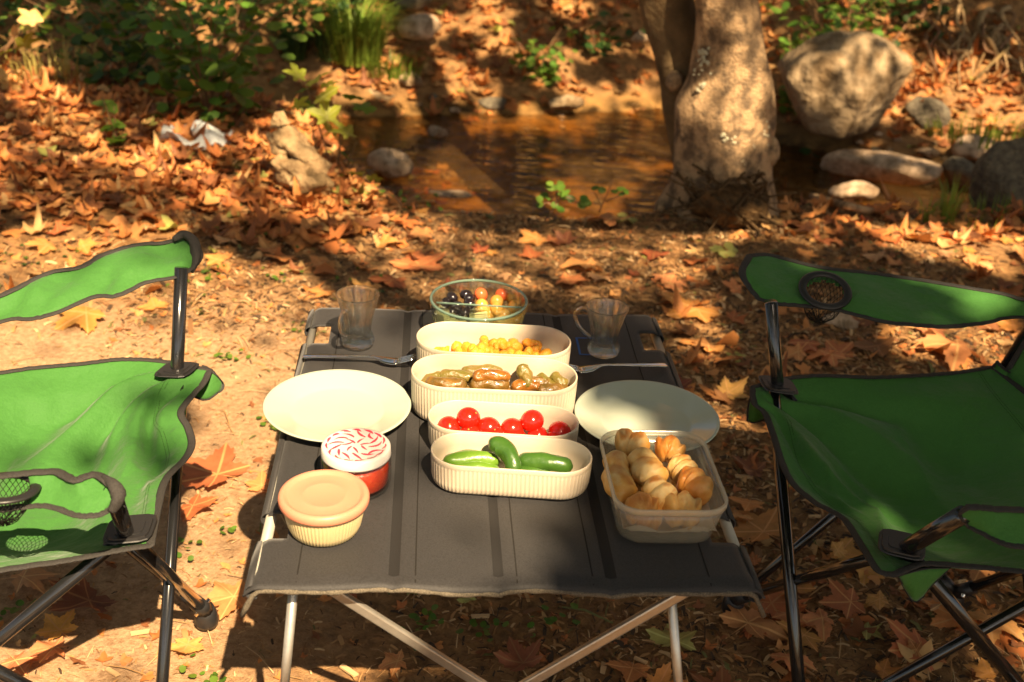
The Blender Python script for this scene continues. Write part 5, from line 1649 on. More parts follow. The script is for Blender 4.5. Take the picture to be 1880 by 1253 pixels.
# ================================================================== GLASS MUGS
def mug(cx, cy, H, rt, label, hang):
    root = empty('glass_mug', (cx, cy, TZ + .002), label, 'glass', 'faceted clear tea glasses')
    fl = lambda t: 1.9 * (abs(math.cos(5 * t)) - .6)
    s = H / .1
    out = [(0, .0), (rt * .62, 0), (rt * .72, .003 * s, .02), (rt * .76, .010 * s, .05), (rt * .73, .018 * s, .06), (rt * .60, .027 * s, .07), (rt * .60, .036 * s, .06), (rt * .68, .055 * s, .05), (rt * .80, .074 * s, .05), (rt * .93, .090 * s, .04), (rt * .985, .096 * s, .01), (rt, .0985 * s), (rt * .985, H), (rt * .95, H), (rt * .935, .097 * s), (rt * .88, .090 * s), (rt * .74, .074 * s), (rt * .62, .055 * s), (rt * .53, .036 * s), (rt * .50, .026 * s), (rt * .40, .020 * s), (0, .017 * s)]
    v, f = lathe_vf(out, 72, (cx, cy, TZ + .0035), fl, closed=False)
    MB().add(v, f).build('body', M_GLASS, root)
    a = Vector((math.cos(hang), math.sin(hang), 0))
    c = Vector((cx, cy, TZ + .0035))
    pts = [c + a * rt * .86 + Vector((0, 0, .080 * s)), c + a * rt * 1.25 + Vector((0, 0, .083 * s)), c + a * rt * 1.52 + Vector((0, 0, .068 * s)), c + a * rt * 1.42 + Vector((0, 0, .048 * s)), c + a * rt * 1.05 + Vector((0, 0, .034 * s)), c + a * rt * .70 + Vector((0, 0, .026 * s))]
    MB().tube([tuple(q) for q in spline([tuple(p) for p in pts], 22)], .0042, 12).build('handle', M_GLASS, root)


g = P(657, 636, TZ); mug(g.x, g.y, .100, .0385, 'faceted clear glass mug on the left rear of the table', -1.95)
g = P(1107, 652, TZ); mug(g.x, g.y, .094, .0385, 'faceted clear glass mug right of the rear dishes beside the blue square', 2.75)


# ================================================================== FORKS
def fork(a, b, dip, label):
    """a handle end, b tine tips"""
    root = empty('fork', a, label, 'fork', 'steel forks behind the plates')
    d = (b - a); L = d.length; x = d.normalized(); y = Vector((0, 0, 1)).cross(x).normalized()
    prof = [(0, .0035, .003), (.02, .0065, .0035), (.10, .0062, .005), (.30, .005, .007), (.50, .0030, .009), (.60, .0030, .0095), (.66, .0055, .0075), (.72, .0105, .0040), (.79, .012, .0022), (.84, .012, .003)]
    V = []; F = []
    s_ = spline([tuple(p) for p in prof], 36)
    for q in s_:
        t, w, z = q
        c = a + x * (t * L) + Vector((0, 0, z))
        V += [c - y * w + Vector((0, 0, .0008)), c - y * w * .5 + Vector((0, 0, .0012 - .0004)), c + Vector((0, 0, .0010 - .0006)), c + y * w * .5 + Vector((0, 0, .0008)), c + y * w + Vector((0, 0, .0008)),
              c + y * w + Vector((0, 0, -.0008)), c + Vector((0, 0, -.0016)), c - y * w + Vector((0, 0, -.0008))]
    n = 8
    for i in range(len(s_) - 1):
        for k in range(n): F.append((i * n + k, (i + 1) * n + k, (i + 1) * n + (k + 1) % n, i * n + (k + 1) % n))
    F.append(tuple(range(n))); F.append(tuple(range((len(s_) - 1) * n, len(s_) * n))[::-1])
    MB().add(V, F).build('handle', M_STEEL, root)
    for k in range(4):
        off = (k - 1.5) * .0064
        pts = [a + x * (t * L) + y * off * (1 - .08 * (t > .95)) + Vector((0, 0, z)) for t, z in ((.83, .0032), (.88, .006), (.94, .010), (1.0, .014))]
        MB().tube(pts, [.0019, .0018, .0016, .0009], 8).build('tine', M_STEEL, root)


fork(P(556, 658, TZ + .004), P(764, 668, TZ + .010), 0, 'steel fork lying between the left glass and the left plate')
fork(P(1224, 674, TZ + .004), P(1030, 683, TZ + .010), 0, 'steel fork lying between the right glass and the right plate')

# ================================================================== DIVIDED GLASS BOWL
bx, by, brr = -.0646, 1.939, .0905
gb = empty('glass_bowl', (bx, by, TZ + .002), 'round divided glass bowl of olives, fruit and cheese at the back of the table', 'bowl')
v, f = lathe_vf([(0, 0), (.068, 0), (.074, .003), (.079, .012), (.085, .045), (brr - .001, .068), (brr, .072), (brr - .002, .0745), (brr - .005, .0735), (brr - .0065, .070), (.0795, .045), (.0735, .013), (.069, .006), (0, .005)], 72, (bx, by, TZ + .003), closed=False)
MB().add(v, f).build('body', M_GLASSG, gb)
MB().loop([(bx + (brr - .0035) * math.cos(2 * PI * k / 64), by + (brr - .0035) * math.sin(2 * PI * k / 64), TZ + .0765) for k in range(64)], .0026, 8).build('rim', M_RIMG, gb)
MB().tube([(bx - .076, by - .012, TZ + .0705), (bx + .080, by - .012, TZ + .0705)], .0017, 8).build('divider_edge', M_RIMG, gb)
MB().box((bx + .002, by - .012, TZ + .038), .150, .003, .062).build('divider', M_GLASSG, gb, smooth=False, bevel=.001)
MB().box((bx - .008, by + .036, TZ + .032), .003, .088, .050).build('divider', M_GLASSG, gb, smooth=False, bevel=.001)
gp = lambda a, b, z: P(a, b, TZ + z)
OL = [(830, 546, .050), (855, 541, .052), (818, 556, .044), (838, 562, .044), (862, 558, .046), (812, 566, .036), (830, 574, .032), (852, 574, .034), (868, 568, .038), (845, 584, .026), (862, 548, .052), (822, 580, .024)]
ON = ['nearest the rim at the left', 'on top beside the red fruit', 'at the far left of the pile', 'in the middle of the top layer', 'against the divider', 'low at the left wall of the bowl', 'low under the middle ones', 'low near the front divider', 'low beside the orange fruit', 'at the bottom against the front divider', 'behind, touching the red fruit', 'at the bottom left']
for i, ((px, py, z), q) in enumerate(zip(OL, ON)):
    lump('black_olive', 'glossy black olive ' + q + ' in the glass bowl', 'olive', gp(px, py, z), (.0125, .0100, .0098), (rr.uniform(-.4, .4), rr.uniform(-.4, .4), rr.uniform(0, 3)), M_OLIVE, 300 + i, base=ICO2, rough=.02, group='black olives in the glass bowl')
FRU = [(883, 541, .056, 1, 'red fruit standing beside the black olives in the glass bowl'), (921, 542, .054, 1, 'red fruit at the back right of the glass bowl'), (912, 554, .050, 0, 'orange fruit in front of the back red one'), (941, 548, .050, 0, 'orange fruit at the far right of the glass bowl'), (884, 561, .042, 0, 'orange fruit below the red one beside the olives'), (912, 568, .040, 0, 'large pale orange fruit against the glass divider'), (944, 563, .042, 0, 'orange fruit at the right wall of the bowl'), (898, 576, .028, 0, 'orange fruit low behind the cheese'), (925, 580, .026, 0, 'pale fruit at the bottom right of the bowl')]
for i, (px, py, z, red, lab) in enumerate(FRU):
    lump('small_fruit', lab, 'fruit', gp(px, py, z), (.0125, .0125, .0135), (rr.uniform(-.4, .4), rr.uniform(-.4, .4), 0), M_APRR if red else M_APRI, 330 + i, rough=.03, group='small fruits in the glass bowl')
for i, (px, py, z, sx, sy, sz_, rz, lab) in enumerate(((880, 588, .030, .034, .024, .022, .1, 'block of pale cheese in the middle front of the glass bowl'), (812, 582, .034, .026, .016, .020, -.7, 'pale cheese wedge at the left front of the glass bowl'), (925, 592, .024, .032, .02, .018, .5, 'pale cheese slice at the right front of the glass bowl'), (838, 596, .018, .034, .022, .014, .0, 'flat cheese piece under the left wedge'), (948, 585, .024, .02, .018, .016, .9, 'small cheese corner at the right wall of the bowl'))):
    o = MB().box((0, 0, 0), sx, sy, sz_).build('cheese_piece', M_CHEESE, smooth=False, bevel=.002)
    o.location = gp(px, py, z); o.rotation_euler = (.15 * (i % 2), .1 * i - .2, rz)
    tag(o, lab, 'cheese', 'cheese pieces in the glass bowl')

# ================================================================== JAR
jc = Vector((-.214, 1.428, TZ + .002))
jr = empty('sauce_jar', jc, 'glass jar of red sauce with a white lid printed with red chillies', 'jar')
R_ = .0505
v, f = lathe_vf([(0, 0), (R_ - .008, 0), (R_ - .002, .003), (R_, .010), (R_, .042), (R_ - .002, .049), (R_ - .006, .053), (R_ - .006, .058), (R_ - .009, .058), (R_ - .0085, .052), (R_ - .0035, .043), (R_ - .003, .010), (R_ - .009, .004), (0, .004)], 64, tuple(jc), closed=False)
MB().add(v, f).build('glass_body', M_GLASSJ, jr)
v, f = lathe_vf([(0, .0042), (R_ - .011, .0042), (R_ - .0042, .010), (R_ - .0042, .039), (R_ - .007, .0425), (0, .0435)], 64, tuple(jc)); MB().add(v, f).build('sauce', M_SAUCE, jr)
LR = R_ - .0012
v, f = lathe_vf([(LR - .002, .0515), (LR + .0008, .0512), (LR + .0006, .0535), (LR, .0640), (LR - .0015, .0660), (LR - .005, .0668), (LR - .0065, .0660), (LR - .008, .0656), (0, .0656)], 96, tuple(jc), lambda t: math.cos(48 * t)); lid = MB().add(v, f).build('lid', M_LIDW, jr)
# printed chillies: thin curved slivers in swirling rings on the lid
rc = random.Random(17); ch = MB()
def sliver(cx, cy, a, L, w, bend):
    top = []; bot = []
    for k in range(7):
        t = k / 6; ang = a + bend * (t - .5)
        x = cx + math.cos(a) * L * (t - .5) - math.sin(a) * bend * L * .5 * (t - .5) ** 2 * 2; y = cy + math.sin(a) * L * (t - .5) + math.cos(a) * bend * L * .5 * (t - .5) ** 2 * 2
        ww = w * math.sin(PI * min(1, .08 + t * .92)) ** .8 * (1 - t * .5)
        for s_, arr in ((1, top), (-1, bot)):
            X, Y = x - math.sin(ang) * ww * s_, y + math.cos(ang) * ww * s_
            q = math.hypot(X, Y)
            if q > LR - .0006: X *= (LR - .0006) / q; Y *= (LR - .0006) / q; q = LR - .0006
            z = .0656 if q < LR - .008 else (.0668 if q < LR - .0035 else .0663)
            arr.append(jc + Vector((X, Y, z + .0004)))
    ch.add(top + bot, [(k, 7 + k, 8 + k, k + 1) for k in range(6)])
for k in range(13):
    t = 2 * PI * k / 13 + .1; sliver(.031 * math.cos(t), .031 * math.sin(t), t + rc.uniform(.5, .95), rc.uniform(.018, .026), .0026, rc.uniform(-1, 1))
for k in range(15):
    t = 2 * PI * k / 15; sliver(.042 * math.cos(t), .042 * math.sin(t), t + rc.uniform(1.1, 1.7), rc.uniform(.013, .018), .0021, rc.uniform(.2, .9))
for k in range(7):
    t = 2 * PI * k / 7 + .4; sliver(.014 * math.cos(t), .014 * math.sin(t), t + rc.uniform(-.4, .5), rc.uniform(.015, .021), .0022, rc.uniform(-.8, .8))
ch.build('chilli_print', M_CHILI, lid, smooth=False)

# ================================================================== ROUND LIDDED BOWL
lc = Vector((-.2405, 1.3125, TZ + .002))
lb_ = empty('lidded_bowl', lc, 'round ribbed cream bowl with a peach coloured lid at the front left', 'bowl')
nr = 66
v, f = lathe_vf([(0, 0), (.040, 0), (.0455, .004, 1), (.0495, .014, 1), (.0535, .034, 1), (.0545, .046, 1), (.0548, .050), (.0548, .054), (.050, .054), (.049, .02), (0, .01)], nr * 4, tuple(lc), lambda t: .011 * (1 if (int(t / (2 * PI) * nr * 4 + .5) % 4) < 2 else -1), closed=False)
MB().add(v, f).build('bowl', M_CREAMY, lb_)
LRR = .0605
v, f = lathe_vf([(LRR - .004, .0465), (LRR - .001, .0462), (LRR + .0005, .0485), (LRR + .0005, .0545), (LRR - .001, .0582), (LRR - .0045, .0602), (LRR - .008, .0592), (LRR - .0105, .0562), (LRR - .013, .0556), (.030, .0558), (.0285, .0563), (.027, .0558), (0, .0556)], 96, tuple(lc)); MB().add(v, f).build('lid', M_PEACH, lb_)

# ================================================================== BREAD BOX
bc = Vector((.2225, 1.4110, TZ + .0025)); ba = math.radians(5.0)
bb = empty('bread_box', bc, 'clear plastic box full of small baked rolls at the right front', 'box', None, ba)
def rrect(w, l, r, n=8):
    out = []
    for cx, cy, a0 in ((w / 2 - r, l / 2 - r, 0), (-w / 2 + r, l / 2 - r, PI / 2), (-w / 2 + r, -l / 2 + r, PI), (w / 2 - r, -l / 2 + r, 1.5 * PI)):
        for k in range(n): t = a0 + PI / 2 * k / (n - 1); out.append((cx + r * math.cos(t), cy + r * math.sin(t)))
    return out
RB = Matrix.Rotation(ba, 3, 'Z')
def ringset(rs, name, m):
    V = []; F = []; n = 32
    for w, l, r, z in rs:
        for x, y in rrect(w, l, r): V.append(bc + RB @ Vector((x, y, z)))
    for i in range(len(rs) - 1):
        for k in range(n): F.append((i * n + k, i * n + (k + 1) % n, (i + 1) * n + (k + 1) % n, (i + 1) * n + k))
    if name == 'body': F.append(tuple(range(n))[::-1]); F.append(tuple(range((len(rs) - 1) * n, len(rs) * n)))
    MB().add(V, F).build(name, m, bb)
BW, BL, BH = .158, .212, .070
ringset([(.126, .172, .030, .0), (.134, .180, .032, .004), (.146, .196, .034, .035), (.153, .206, .035, .058), (.151, .204, .034, .058), (.144, .194, .033, .035), (.132, .178, .031, .0055), (.124, .170, .029, .0015)], 'body', M_PLASTC)
ringset([(.153, .206, .035, .0582), (.158, .212, .037, .0585), (.1585, .2125, .037, .066), (.156, .210, .036, .0675), (.152, .206, .035, .0675), (.1515, .2055, .035, .0585), (.153, .206, .035, .0582)], 'rim', M_PLASTR)
nap = MB(); NB = 18; nv_ = []
rn = random.Random(5)
for j in range(NB):
    for i in range(NB):
        u = (i / (NB - 1) - .5); v = (j / (NB - 1) - .5)
        k = max(abs(u), abs(v)) * 2
        nv_.append(bc + RB @ Vector((u * .122 * (1 + .07 * k ** 4), v * .168 * (1 + .07 * k ** 4), .004 + .030 * max(0, k - .80) / .20 * (.75 + .15 * math.sin(i * .6 + j * .5)) + rn.uniform(0, .0018))))
o = nap.add(nv_, [(j * NB + i, j * NB + i + 1, (j + 1) * NB + i + 1, (j + 1) * NB + i) for j in range(NB - 1) for i in range(NB - 1)]).build('napkin', M_PAPER)
tag(o, 'crumpled white paper napkin lining the bread box', 'napkin')


def bun(pts, r, label, seed, m):
    root = bodyroll('baked_roll', [P(a, b, TZ + z) for a, b, z in pts], [r * 1.05, r * 1.2, r * 1.2, r * 1.05][:len(pts)] if len(pts) > 3 else [r * 1.16, r * 1.34, r * 1.16], m, label, 'bread roll', 'small baked rolls in the bread box', seed, n=30, amp=.03, sm_n=44)
    # shaping folds of the dough
    me = root.data; q0 = Vector(P(*pts[0][:2], TZ + pts[0][2])); q1 = Vector(P(*pts[-1][:2], TZ + pts[-1][2])); d = q1 - q0; L2 = d.length_squared
    rs = random.Random(seed); nf = rs.choice((1.3, 1.8, 2.2)); ph = rs.uniform(0, 6)
    for v in me.vertices:
        w = v.co - q0; t = w.dot(d) / L2; ax = q0 + d * t; rad = v.co - ax
        ang = math.atan2(rad.z, rad.x)
        s = math.sin(t * 2 * PI * nf * .8 + ang * .9 + ph)
        s2 = abs(math.sin(t * PI * nf * 1.1 + ang * .45 + ph))
        v.co = ax + rad * (.80 + .27 * s2 ** .55 + .02 * math.sin(ang * 5 + t * 17 + ph))
    return root


bun([(1133, 838, .052), (1130, 865, .050), (1142, 900, .046), (1157, 918, .042)], .0165, 'long pale roll along the left wall of the bread box', 1, M_BUN)
bun([(1130, 818, .058), (1158, 816, .060), (1185, 832, .056)], .0165, 'round roll at the rear left corner of the bread box', 2, M_BUN)
bun([(1168, 838, .058), (1188, 862, .058), (1208, 888, .054)], .0165, 'golden roll in the middle of the bread box', 3, M_BUN)
bun([(1203, 828, .056), (1228, 826, .058), (1250, 840, .054)], .0150, 'round roll at the rear right corner of the bread box', 4, M_BUNT)
bun([(1232, 852, .056), (1252, 862, .056), (1262, 878, .052)], .0150, 'twisted roll in the middle of the right row', 5, M_BUN)
bun([(1245, 882, .054), (1272, 890, .054), (1290, 918, .048)], .0170, 'browned roll at the right wall of the bread box', 6, M_BUNT)
bun([(1190, 892, .052), (1212, 908, .052), (1232, 925, .046)], .0155, 'pale twisted roll near the front of the bread box', 7, M_BUN)
bun([(1150, 938, .044), (1180, 936, .044), (1205, 945, .040)], .0170, 'browned roll at the left front of the bread box', 8, M_BUNT)
bun([(1220, 940, .044), (1252, 936, .044), (1285, 948, .040)], .0175, 'wide golden roll at the right front of the bread box', 9, M_BUN)
bun([(1165, 950, .024), (1190, 948, .027), (1214, 952, .024)], .0150, 'roll at the bottom left seen through the front of the box', 10, M_BUN)
bun([(1232, 946, .024), (1257, 943, .027), (1280, 944, .024)], .0150, 'roll at the bottom right seen through the front of the box', 11, M_BUN)
bun([(1150, 905, .026), (1165, 880, .028), (1175, 865, .028)], .0150, 'roll in the lower layer seen in the gap beside the left roll', 12, M_BUN)
bun([(1270, 930, .026), (1262, 900, .028), (1250, 870, .030)], .0150, 'roll in the lower layer along the right wall', 13, M_BUN)


# ================================================================== CHAIRS
def coons(bot, top, left, right, nu, nv, wr=None):
    """patch from four boundary curves (bot & top run the same way, left & right run from bot to top)"""
    B = [Vector(q) for q in spline([tuple(p) for p in bot], nu + 1)]; Tt = [Vector(q) for q in spline([tuple(p) for p in top], nu + 1)]
    Lf = [Vector(q) for q in spline([tuple(p) for p in left], nv + 1)]; Rt = [Vector(q) for q in spline([tuple(p) for p in right], nv + 1)]
    V = []
    for j in range(nv + 1):
        v = j / nv
        for i in range(nu + 1):
            u = i / nu
            p = B[i] * (1 - v) + Tt[i] * v + Lf[j] * (1 - u) + Rt[j] * u - (B[0] * (1 - u) * (1 - v) + B[nu] * u * (1 - v) + Tt[0] * (1 - u) * v + Tt[nu] * u * v)
            if wr: p = p + wr(u, v)
            V.append(p)
    F = [(j * (nu + 1) + i, j * (nu + 1) + i + 1, (j + 1) * (nu + 1) + i + 1, (j + 1) * (nu + 1) + i) for j in range(nv) for i in range(nu)]
    edge = [B, Rt, Tt[::-1], Lf[::-1]]
    return V, F, edge


def edgeloop(V, nu, nv):
    """boundary points of a patch in order"""
    a = [V[i] for i in range(nu + 1)] + [V[j * (nu + 1) + nu] for j in range(1, nv + 1)] + [V[nv * (nu + 1) + i] for i in range(nu - 1, -1, -1)] + [V[j * (nu + 1)] for j in range(nv - 1, 0, -1)]
    return a


def crease(u, v, lines):
    """pinched ridges along lines (u0, v0, u1, v1, height, width)"""
    z = 0
    for u0, v0, u1, v1, h, w in lines:
        dx, dy = u1 - u0, v1 - v0; L2 = dx * dx + dy * dy
        t = ((u - u0) * dx + (v - v0) * dy) / L2
        if t < -.1 or t > 1.1: continue
        d = abs((u - u0) * dy - (v - v0) * dx) / math.sqrt(L2)
        z += h * math.exp(-d / (w * 1.35)) * math.sin(PI * min(1, max(0, (t + .1) / 1.2))) ** .7
    return z


def cloth(parent, name, bot, top, left, right, nu, nv, wr=None, bind=.0075, hole=None, stitch=()):
    V, F, _ = coons(bot, top, left, right, nu, nv, wr)
    if hole:
        c, rad = hole
        F = [q for q in F if ((sum((V[i] for i in q), Vector()) / 4) - c).length > rad]
    o = MB().add(V, F).build(name, M_FABRIC_G, parent, solid=.0012)
    E_ = edgeloop(V, nu, nv)
    rb = random.Random(len(V))
    for col in stitch:
        sm_ = MB(); prev = None
        for j in range(2, nv - 1):
            for h in (0, .5):
                a = V[j * (nu + 1) + col].lerp(V[(j + 1) * (nu + 1) + col], h + .08); b = V[j * (nu + 1) + col].lerp(V[(j + 1) * (nu + 1) + col], h + .38)
                d = (V[j * (nu + 1) + col + 1] - V[j * (nu + 1) + col]).normalized() * .0007; up = Vector((0, 0, .0011))
                for off in (0, .006):
                    o2 = d.normalized() * off
                    sm_.add([a - d + up + o2, a + d + up + o2, b + d + up + o2, b - d + up + o2], [(0, 1, 2, 3)])
        sm_.build('stitching', M_STITCH, o, smooth=False)
    MB().loop([p + Vector((0, 0, rb.uniform(-.0006, .0006))) for p in E_], bind * .85, 8, .34).build('binding', M_BIND, o)
    return o


def cup(parent, c, R, nrm, seed, depth=.075, rx=1.0):
    """black ring and hanging net"""
    nrm = nrm.normalized(); a = nrm.cross(Vector((0, 1, 0))).normalized(); b = nrm.cross(a)
    pts = [c + (a * math.cos(t) * rx + b * math.sin(t)) * R for t in [2 * PI * k / 36 for k in range(36)]]
    V = []; F = []
    for i, p in enumerate(pts):
        out = (p - c).normalized()
        for k in range(8):
            t = 2 * PI * k / 8; V.append(p + out * math.cos(t) * .0075 + nrm * math.sin(t) * .0032)
    for i in range(36):
        for k in range(8): F.append((i * 8 + k, ((i + 1) % 36) * 8 + k, ((i + 1) % 36) * 8 + (k + 1) % 8, i * 8 + (k + 1) % 8))
    MB().add(V, F).build('cup_holder_ring', M_PLAST, parent)
    rr = random.Random(seed); mb = MB(); rows = 9; cols = 26; G = []
    sway = Vector((rr.uniform(-.012, .012), rr.uniform(-.012, .0), 0))
    for j in range(rows + 1):
        t = j / rows; q = R * .93 * (1 - .15 * t - .75 * t ** 4)
        G.append([c + (a * math.cos(2 * PI * (k + .5 * (j % 2)) / cols) * rx + b * math.sin(2 * PI * (k + .5 * (j % 2)) / cols)) * q + Vector((0, 0, -depth * t - .004 * math.sin(k * 1.3) * t)) + sway * t for k in range(cols)])
    for j in range(rows):
        for k in range(cols):
            for d in (0, 1 if j % 2 else -1):
                mb.tube([G[j][k], G[j + 1][(k + d) % cols]], .00055, 3, caps=False)
    for k in range(cols): mb.tube([G[rows][k], G[rows][(k + 1) % cols]], .0009, 3, caps=False)
    for k in range(0, cols // 2): mb.tube([G[rows][k], G[rows][-k - 1]], .0007, 3, caps=False)
    mb.build('cup_holder_net', M_NET, parent)


def pad(parent, c, ux, uy, s=.032):
    """square stitched corner pad with stepped ridges; ux, uy its axes"""
    n = ux.cross(uy).normalized()
    mb = MB()
    for k, (q, h) in enumerate(((1, .0015), (.86, .004), (.70, .0028), (.60, .005), (.40, .004))):
        pts = []
        for t in range(24):
            a = 2 * PI * t / 24; ca, sa = math.cos(a), math.sin(a)
            e = 1 / (abs(ca) ** 5 + abs(sa) ** 5) ** .2
            pts.append((ca * e, sa * e))
        mb.add([c + (ux * x + uy * y) * s * q + n * 0 for x, y in pts] + [c + (ux * x + uy * y) * s * q * .97 + n * h for x, y in pts], [(i, (i + 1) % 24, 24 + (i + 1) % 24, 24 + i) for i in range(24)] + [tuple(range(24, 48))])
    mb.build('corner_pad', M_PLAST, parent, smooth=False)


def hub(parent, c, d1, d2):
    mb = MB()
    v, f = lathe_vf([(.001, -.03), (.019, -.03), (.022, -.022), (.020, -.004), (.014, .012), (.001, .016)], 16, (c.x, c.y, c.z), closed=False); mb.add(v, f)
    for d in (d1, d2):
        e = c + d.normalized() * .05
        mb.tube([c, e], [.0155, .0125], 10)
    mb.build('foot', M_PLAST, parent)
    s = d1.cross(d2).normalized() * .019
    MB().tube([c + d1.normalized() * .028 - s, c + d1.normalized() * .028 + s], .004, 8).build('rivet', M_STEEL, parent)


def tubeleg(parent, a, b, r=.0098, nm='leg'):
    MB().tube([a, a.lerp(b, .5), b], r, 14).build(nm, M_TUBE, parent)


# ---- left chair (faces the table, its open side to the right)
lch = empty('camping_chair', (-.78, 1.52, 0), 'green folding camping chair at the left of the table, fully sunlit', 'chair', 'green folding camping chairs')
A = P(325, 682, .445); B = P(232, 980, .425); A2 = Vector((-1.05, 1.80, .415)); B2 = Vector((-1.02, 1.32, .40))
F1 = P(378, 1122, .034); F2 = Vector((-.522, 1.325, .034)); F12 = Vector((-.98, 1.70, .034)); F22 = Vector((-.945, 1.30, .034))
top = P(333, 492, .628); nt = P(206, 903, .575)
MB().tube([A + (A - top) * .06, A, top], .0115, 16).build('arm_post', M_TUBE, lch)
MB().tube([B + (B - nt) * .06, B, nt], .0115, 16).build('arm_post', M_TUBE, lch)
tubeleg(lch, F1, B); tubeleg(lch, F2 + Vector((.012, 0, 0)), A + Vector((.012, 0, 0)))
tubeleg(lch, F1, A2 + Vector((0, .0, 0))); tubeleg(lch, F12, A + Vector((0, .012, 0)))
tubeleg(lch, F22, B + Vector((0, -.0, 0))); tubeleg(lch, F2, B2 + Vector((0, -.012, 0)))
tubeleg(lch, F12, B2); tubeleg(lch, F22, A2 + Vector((-.012, 0, 0)))
hub(lch, F1, B - F1, A2 - F1); hub(lch, F2, A - F2, B2 - F2); hub(lch, F12, B2 - F12, A - F12); hub(lch, F22, B - F22, A2 - F22)


def wr_left(u, v):
    # folds run out from the far front corner (u=1, v=1)
    dx = (1 - u); dy = (1 - v); r = math.hypot(dx * .5, dy * .45); a = math.atan2(dy, dx + 1e-6)
    edge = min(1, 6 * u * 1, 6 * (1 - u), 6 * v, 6 * (1 - v)); edge = max(0, edge)
    f = .014 * math.sin(a * 13 + 1.5 * math.sin(r * 9)) * math.exp(-((r - .22) / .2) ** 2) + .0035 * math.sin(a * 29 + r * 11) * math.exp(-((r - .2) / .14) ** 2)
    f += .010 * math.sin(u * 7 + v * 3 + 2 * math.sin(v * 4)) + .003 * math.sin(u * 15 - v * 9)
    sag = -.055 * math.sin(PI * u) * math.sin(PI * v) ** .8
    f += crease(u, v, [(.95, .95, .45, .35, .016, .035), (.95, .92, .62, .25, .012, .03), (.9, .97, .35, .62, .013, .03), (.97, .85, .78, .3, .010, .025), (.4, .9, .3, .5, .008, .02), (.3, .5, .38, .2, .008, .02), (.97, .1, .7, .45, .008, .03), (.2, .8, .02, .3, .007, .02)])
    return Vector((0, 0, (f + .003 * math.sin(v * 40 + u * 5) * math.exp(-(u - .95) ** 2 * 60)) * edge + sag))


far = [Vector((-1.06, 1.80, .43)), P(-60, 690, .435), P(60, 676, .435), P(150, 668, .437), P(225, 660, .44), P(300, 664, .442), P(385, 680, .44)]
near = [Vector((-1.03, 1.31, .42)), P(-70, 1060, .415), P(0, 1047, .415), P(130, 1028, .415), P(200, 1014, .42), P(245, 1006, .42), P(276, 1002, .42)]
front = [P(276, 1002, .42), P(290, 930, .42), P(305, 880, .415), P(340, 842, .41), P(352, 815, .41), P(345, 785, .415), P(332, 758, .42), P(350, 730, .425), P(373, 704, .435), P(385, 680, .44)]
rear = [Vector((-1.03, 1.31, .42)), Vector((-1.06, 1.5, .40)), Vector((-1.06, 1.80, .43))]
cloth(lch, 'seat', near, far, rear, front, 96, 72, wr_left, stitch=(84,))
pad(lch, A + Vector((0, 0, .003)), Vector((1, .05, 0)).normalized(), Vector((.25, 1, 0)).normalized(), .030)
pad(lch, B + Vector((.004, .006, .004)), Vector((.97, .25, .0)).normalized(), Vector((-.1, 1, 0)).normalized(), .034)
# small flap of cloth beyond the far corner
cloth(lch, 'corner_flap', [P(356, 728, .40), P(378, 734, .395), P(398, 722, .395)], [P(372, 672, .44), P(392, 684, .435), P(409, 703, .41)], [P(356, 728, .40), P(362, 700, .42), P(372, 672, .44)], [P(398, 722, .395), P(406, 716, .40), P(409, 703, .41)], 8, 8, None, .005)
# stitch line on the seat
mb = MB()


def armz(px, z0, z1, x0, x1): return z0 + (z1 - z0) * (px - x0) / (x1 - x0)


def arm(parent, up, lo, zu, zl, nu=48, nv=10, wr=None, hole=None, e0=None, e1=None):
    """up, lo: pixel outlines from one end to the other; zu, zl height as function of the pixel column"""
    U = [P(a, b, zu(a)) for a, b in up]; L_ = [P(a, b, zl(a)) for a, b in lo]
    return cloth(parent, 'armrest', L_, U, [L_[0], L_[0].lerp(U[0], .5) if not e0 else e0, U[0]], [L_[-1], L_[-1].lerp(U[-1], .5) if not e1 else e1, U[-1]], nu, nv, wr, .0085, hole)


zf = lambda a: armz(a, .56, .652, -250, 350)
zl = lambda a: armz(a, .535, .618, -250, 350)
wa = lambda u, v: Vector((0, 0, (.006 * math.sin(u * 17 + v * 3) + .004 * math.sin(u * 31 - v * 4)) * math.sin(PI * v)))
ar = arm(lch, [(-330, 660), (-150, 595), (0, 543), (60, 515), (95, 500), (150, 490), (190, 468), (250, 450), (300, 446), (338, 436)], [(-330, 720), (-150, 650), (0, 591), (60, 585), (100, 575), (175, 545), (215, 543), (270, 518), (325, 508), (352, 492)], zf, zl, wr=wa, e1=P(365, 460, .64))
# gathered end cap of the far armrest
lumpy('end_cap', [P(318, 440, .655), P(338, 432, .66), P(356, 445, .652), P(360, 475, .63), P(352, 500, .612)], [.004, .008, .009, .008, .004], M_BIND, None, None, 5, .1, n=12, parent=ar)
zf = lambda a: armz(a, .57, .59, -200, 215); zl = lambda a: armz(a, .545, .560, -200, 215)
cc = P(10, 896, .574)
ar = arm(lch, [(-330, 905), (-150, 885), (0, 874), (60, 868), (100, 866), (120, 874), (138, 882), (160, 874), (178, 872), (196, 882)], [(-330, 975), (-150, 950), (0, 936), (60, 928), (95, 930), (120, 938), (145, 946), (170, 946), (188, 942), (202, 930)], zf, zl, wr=None, hole=(cc, .030), e1=P(214, 905, .575))
lumpy('end_cap', [P(190, 876, .590), P(210, 892, .588), P(216, 915, .575), P(205, 940, .560)], [.004, .008, .009, .005], M_BIND, None, None, 6, .08, n=12, parent=ar)
cup(ar, cc, .036, Vector((.05, .12, 1)), 3, .05)
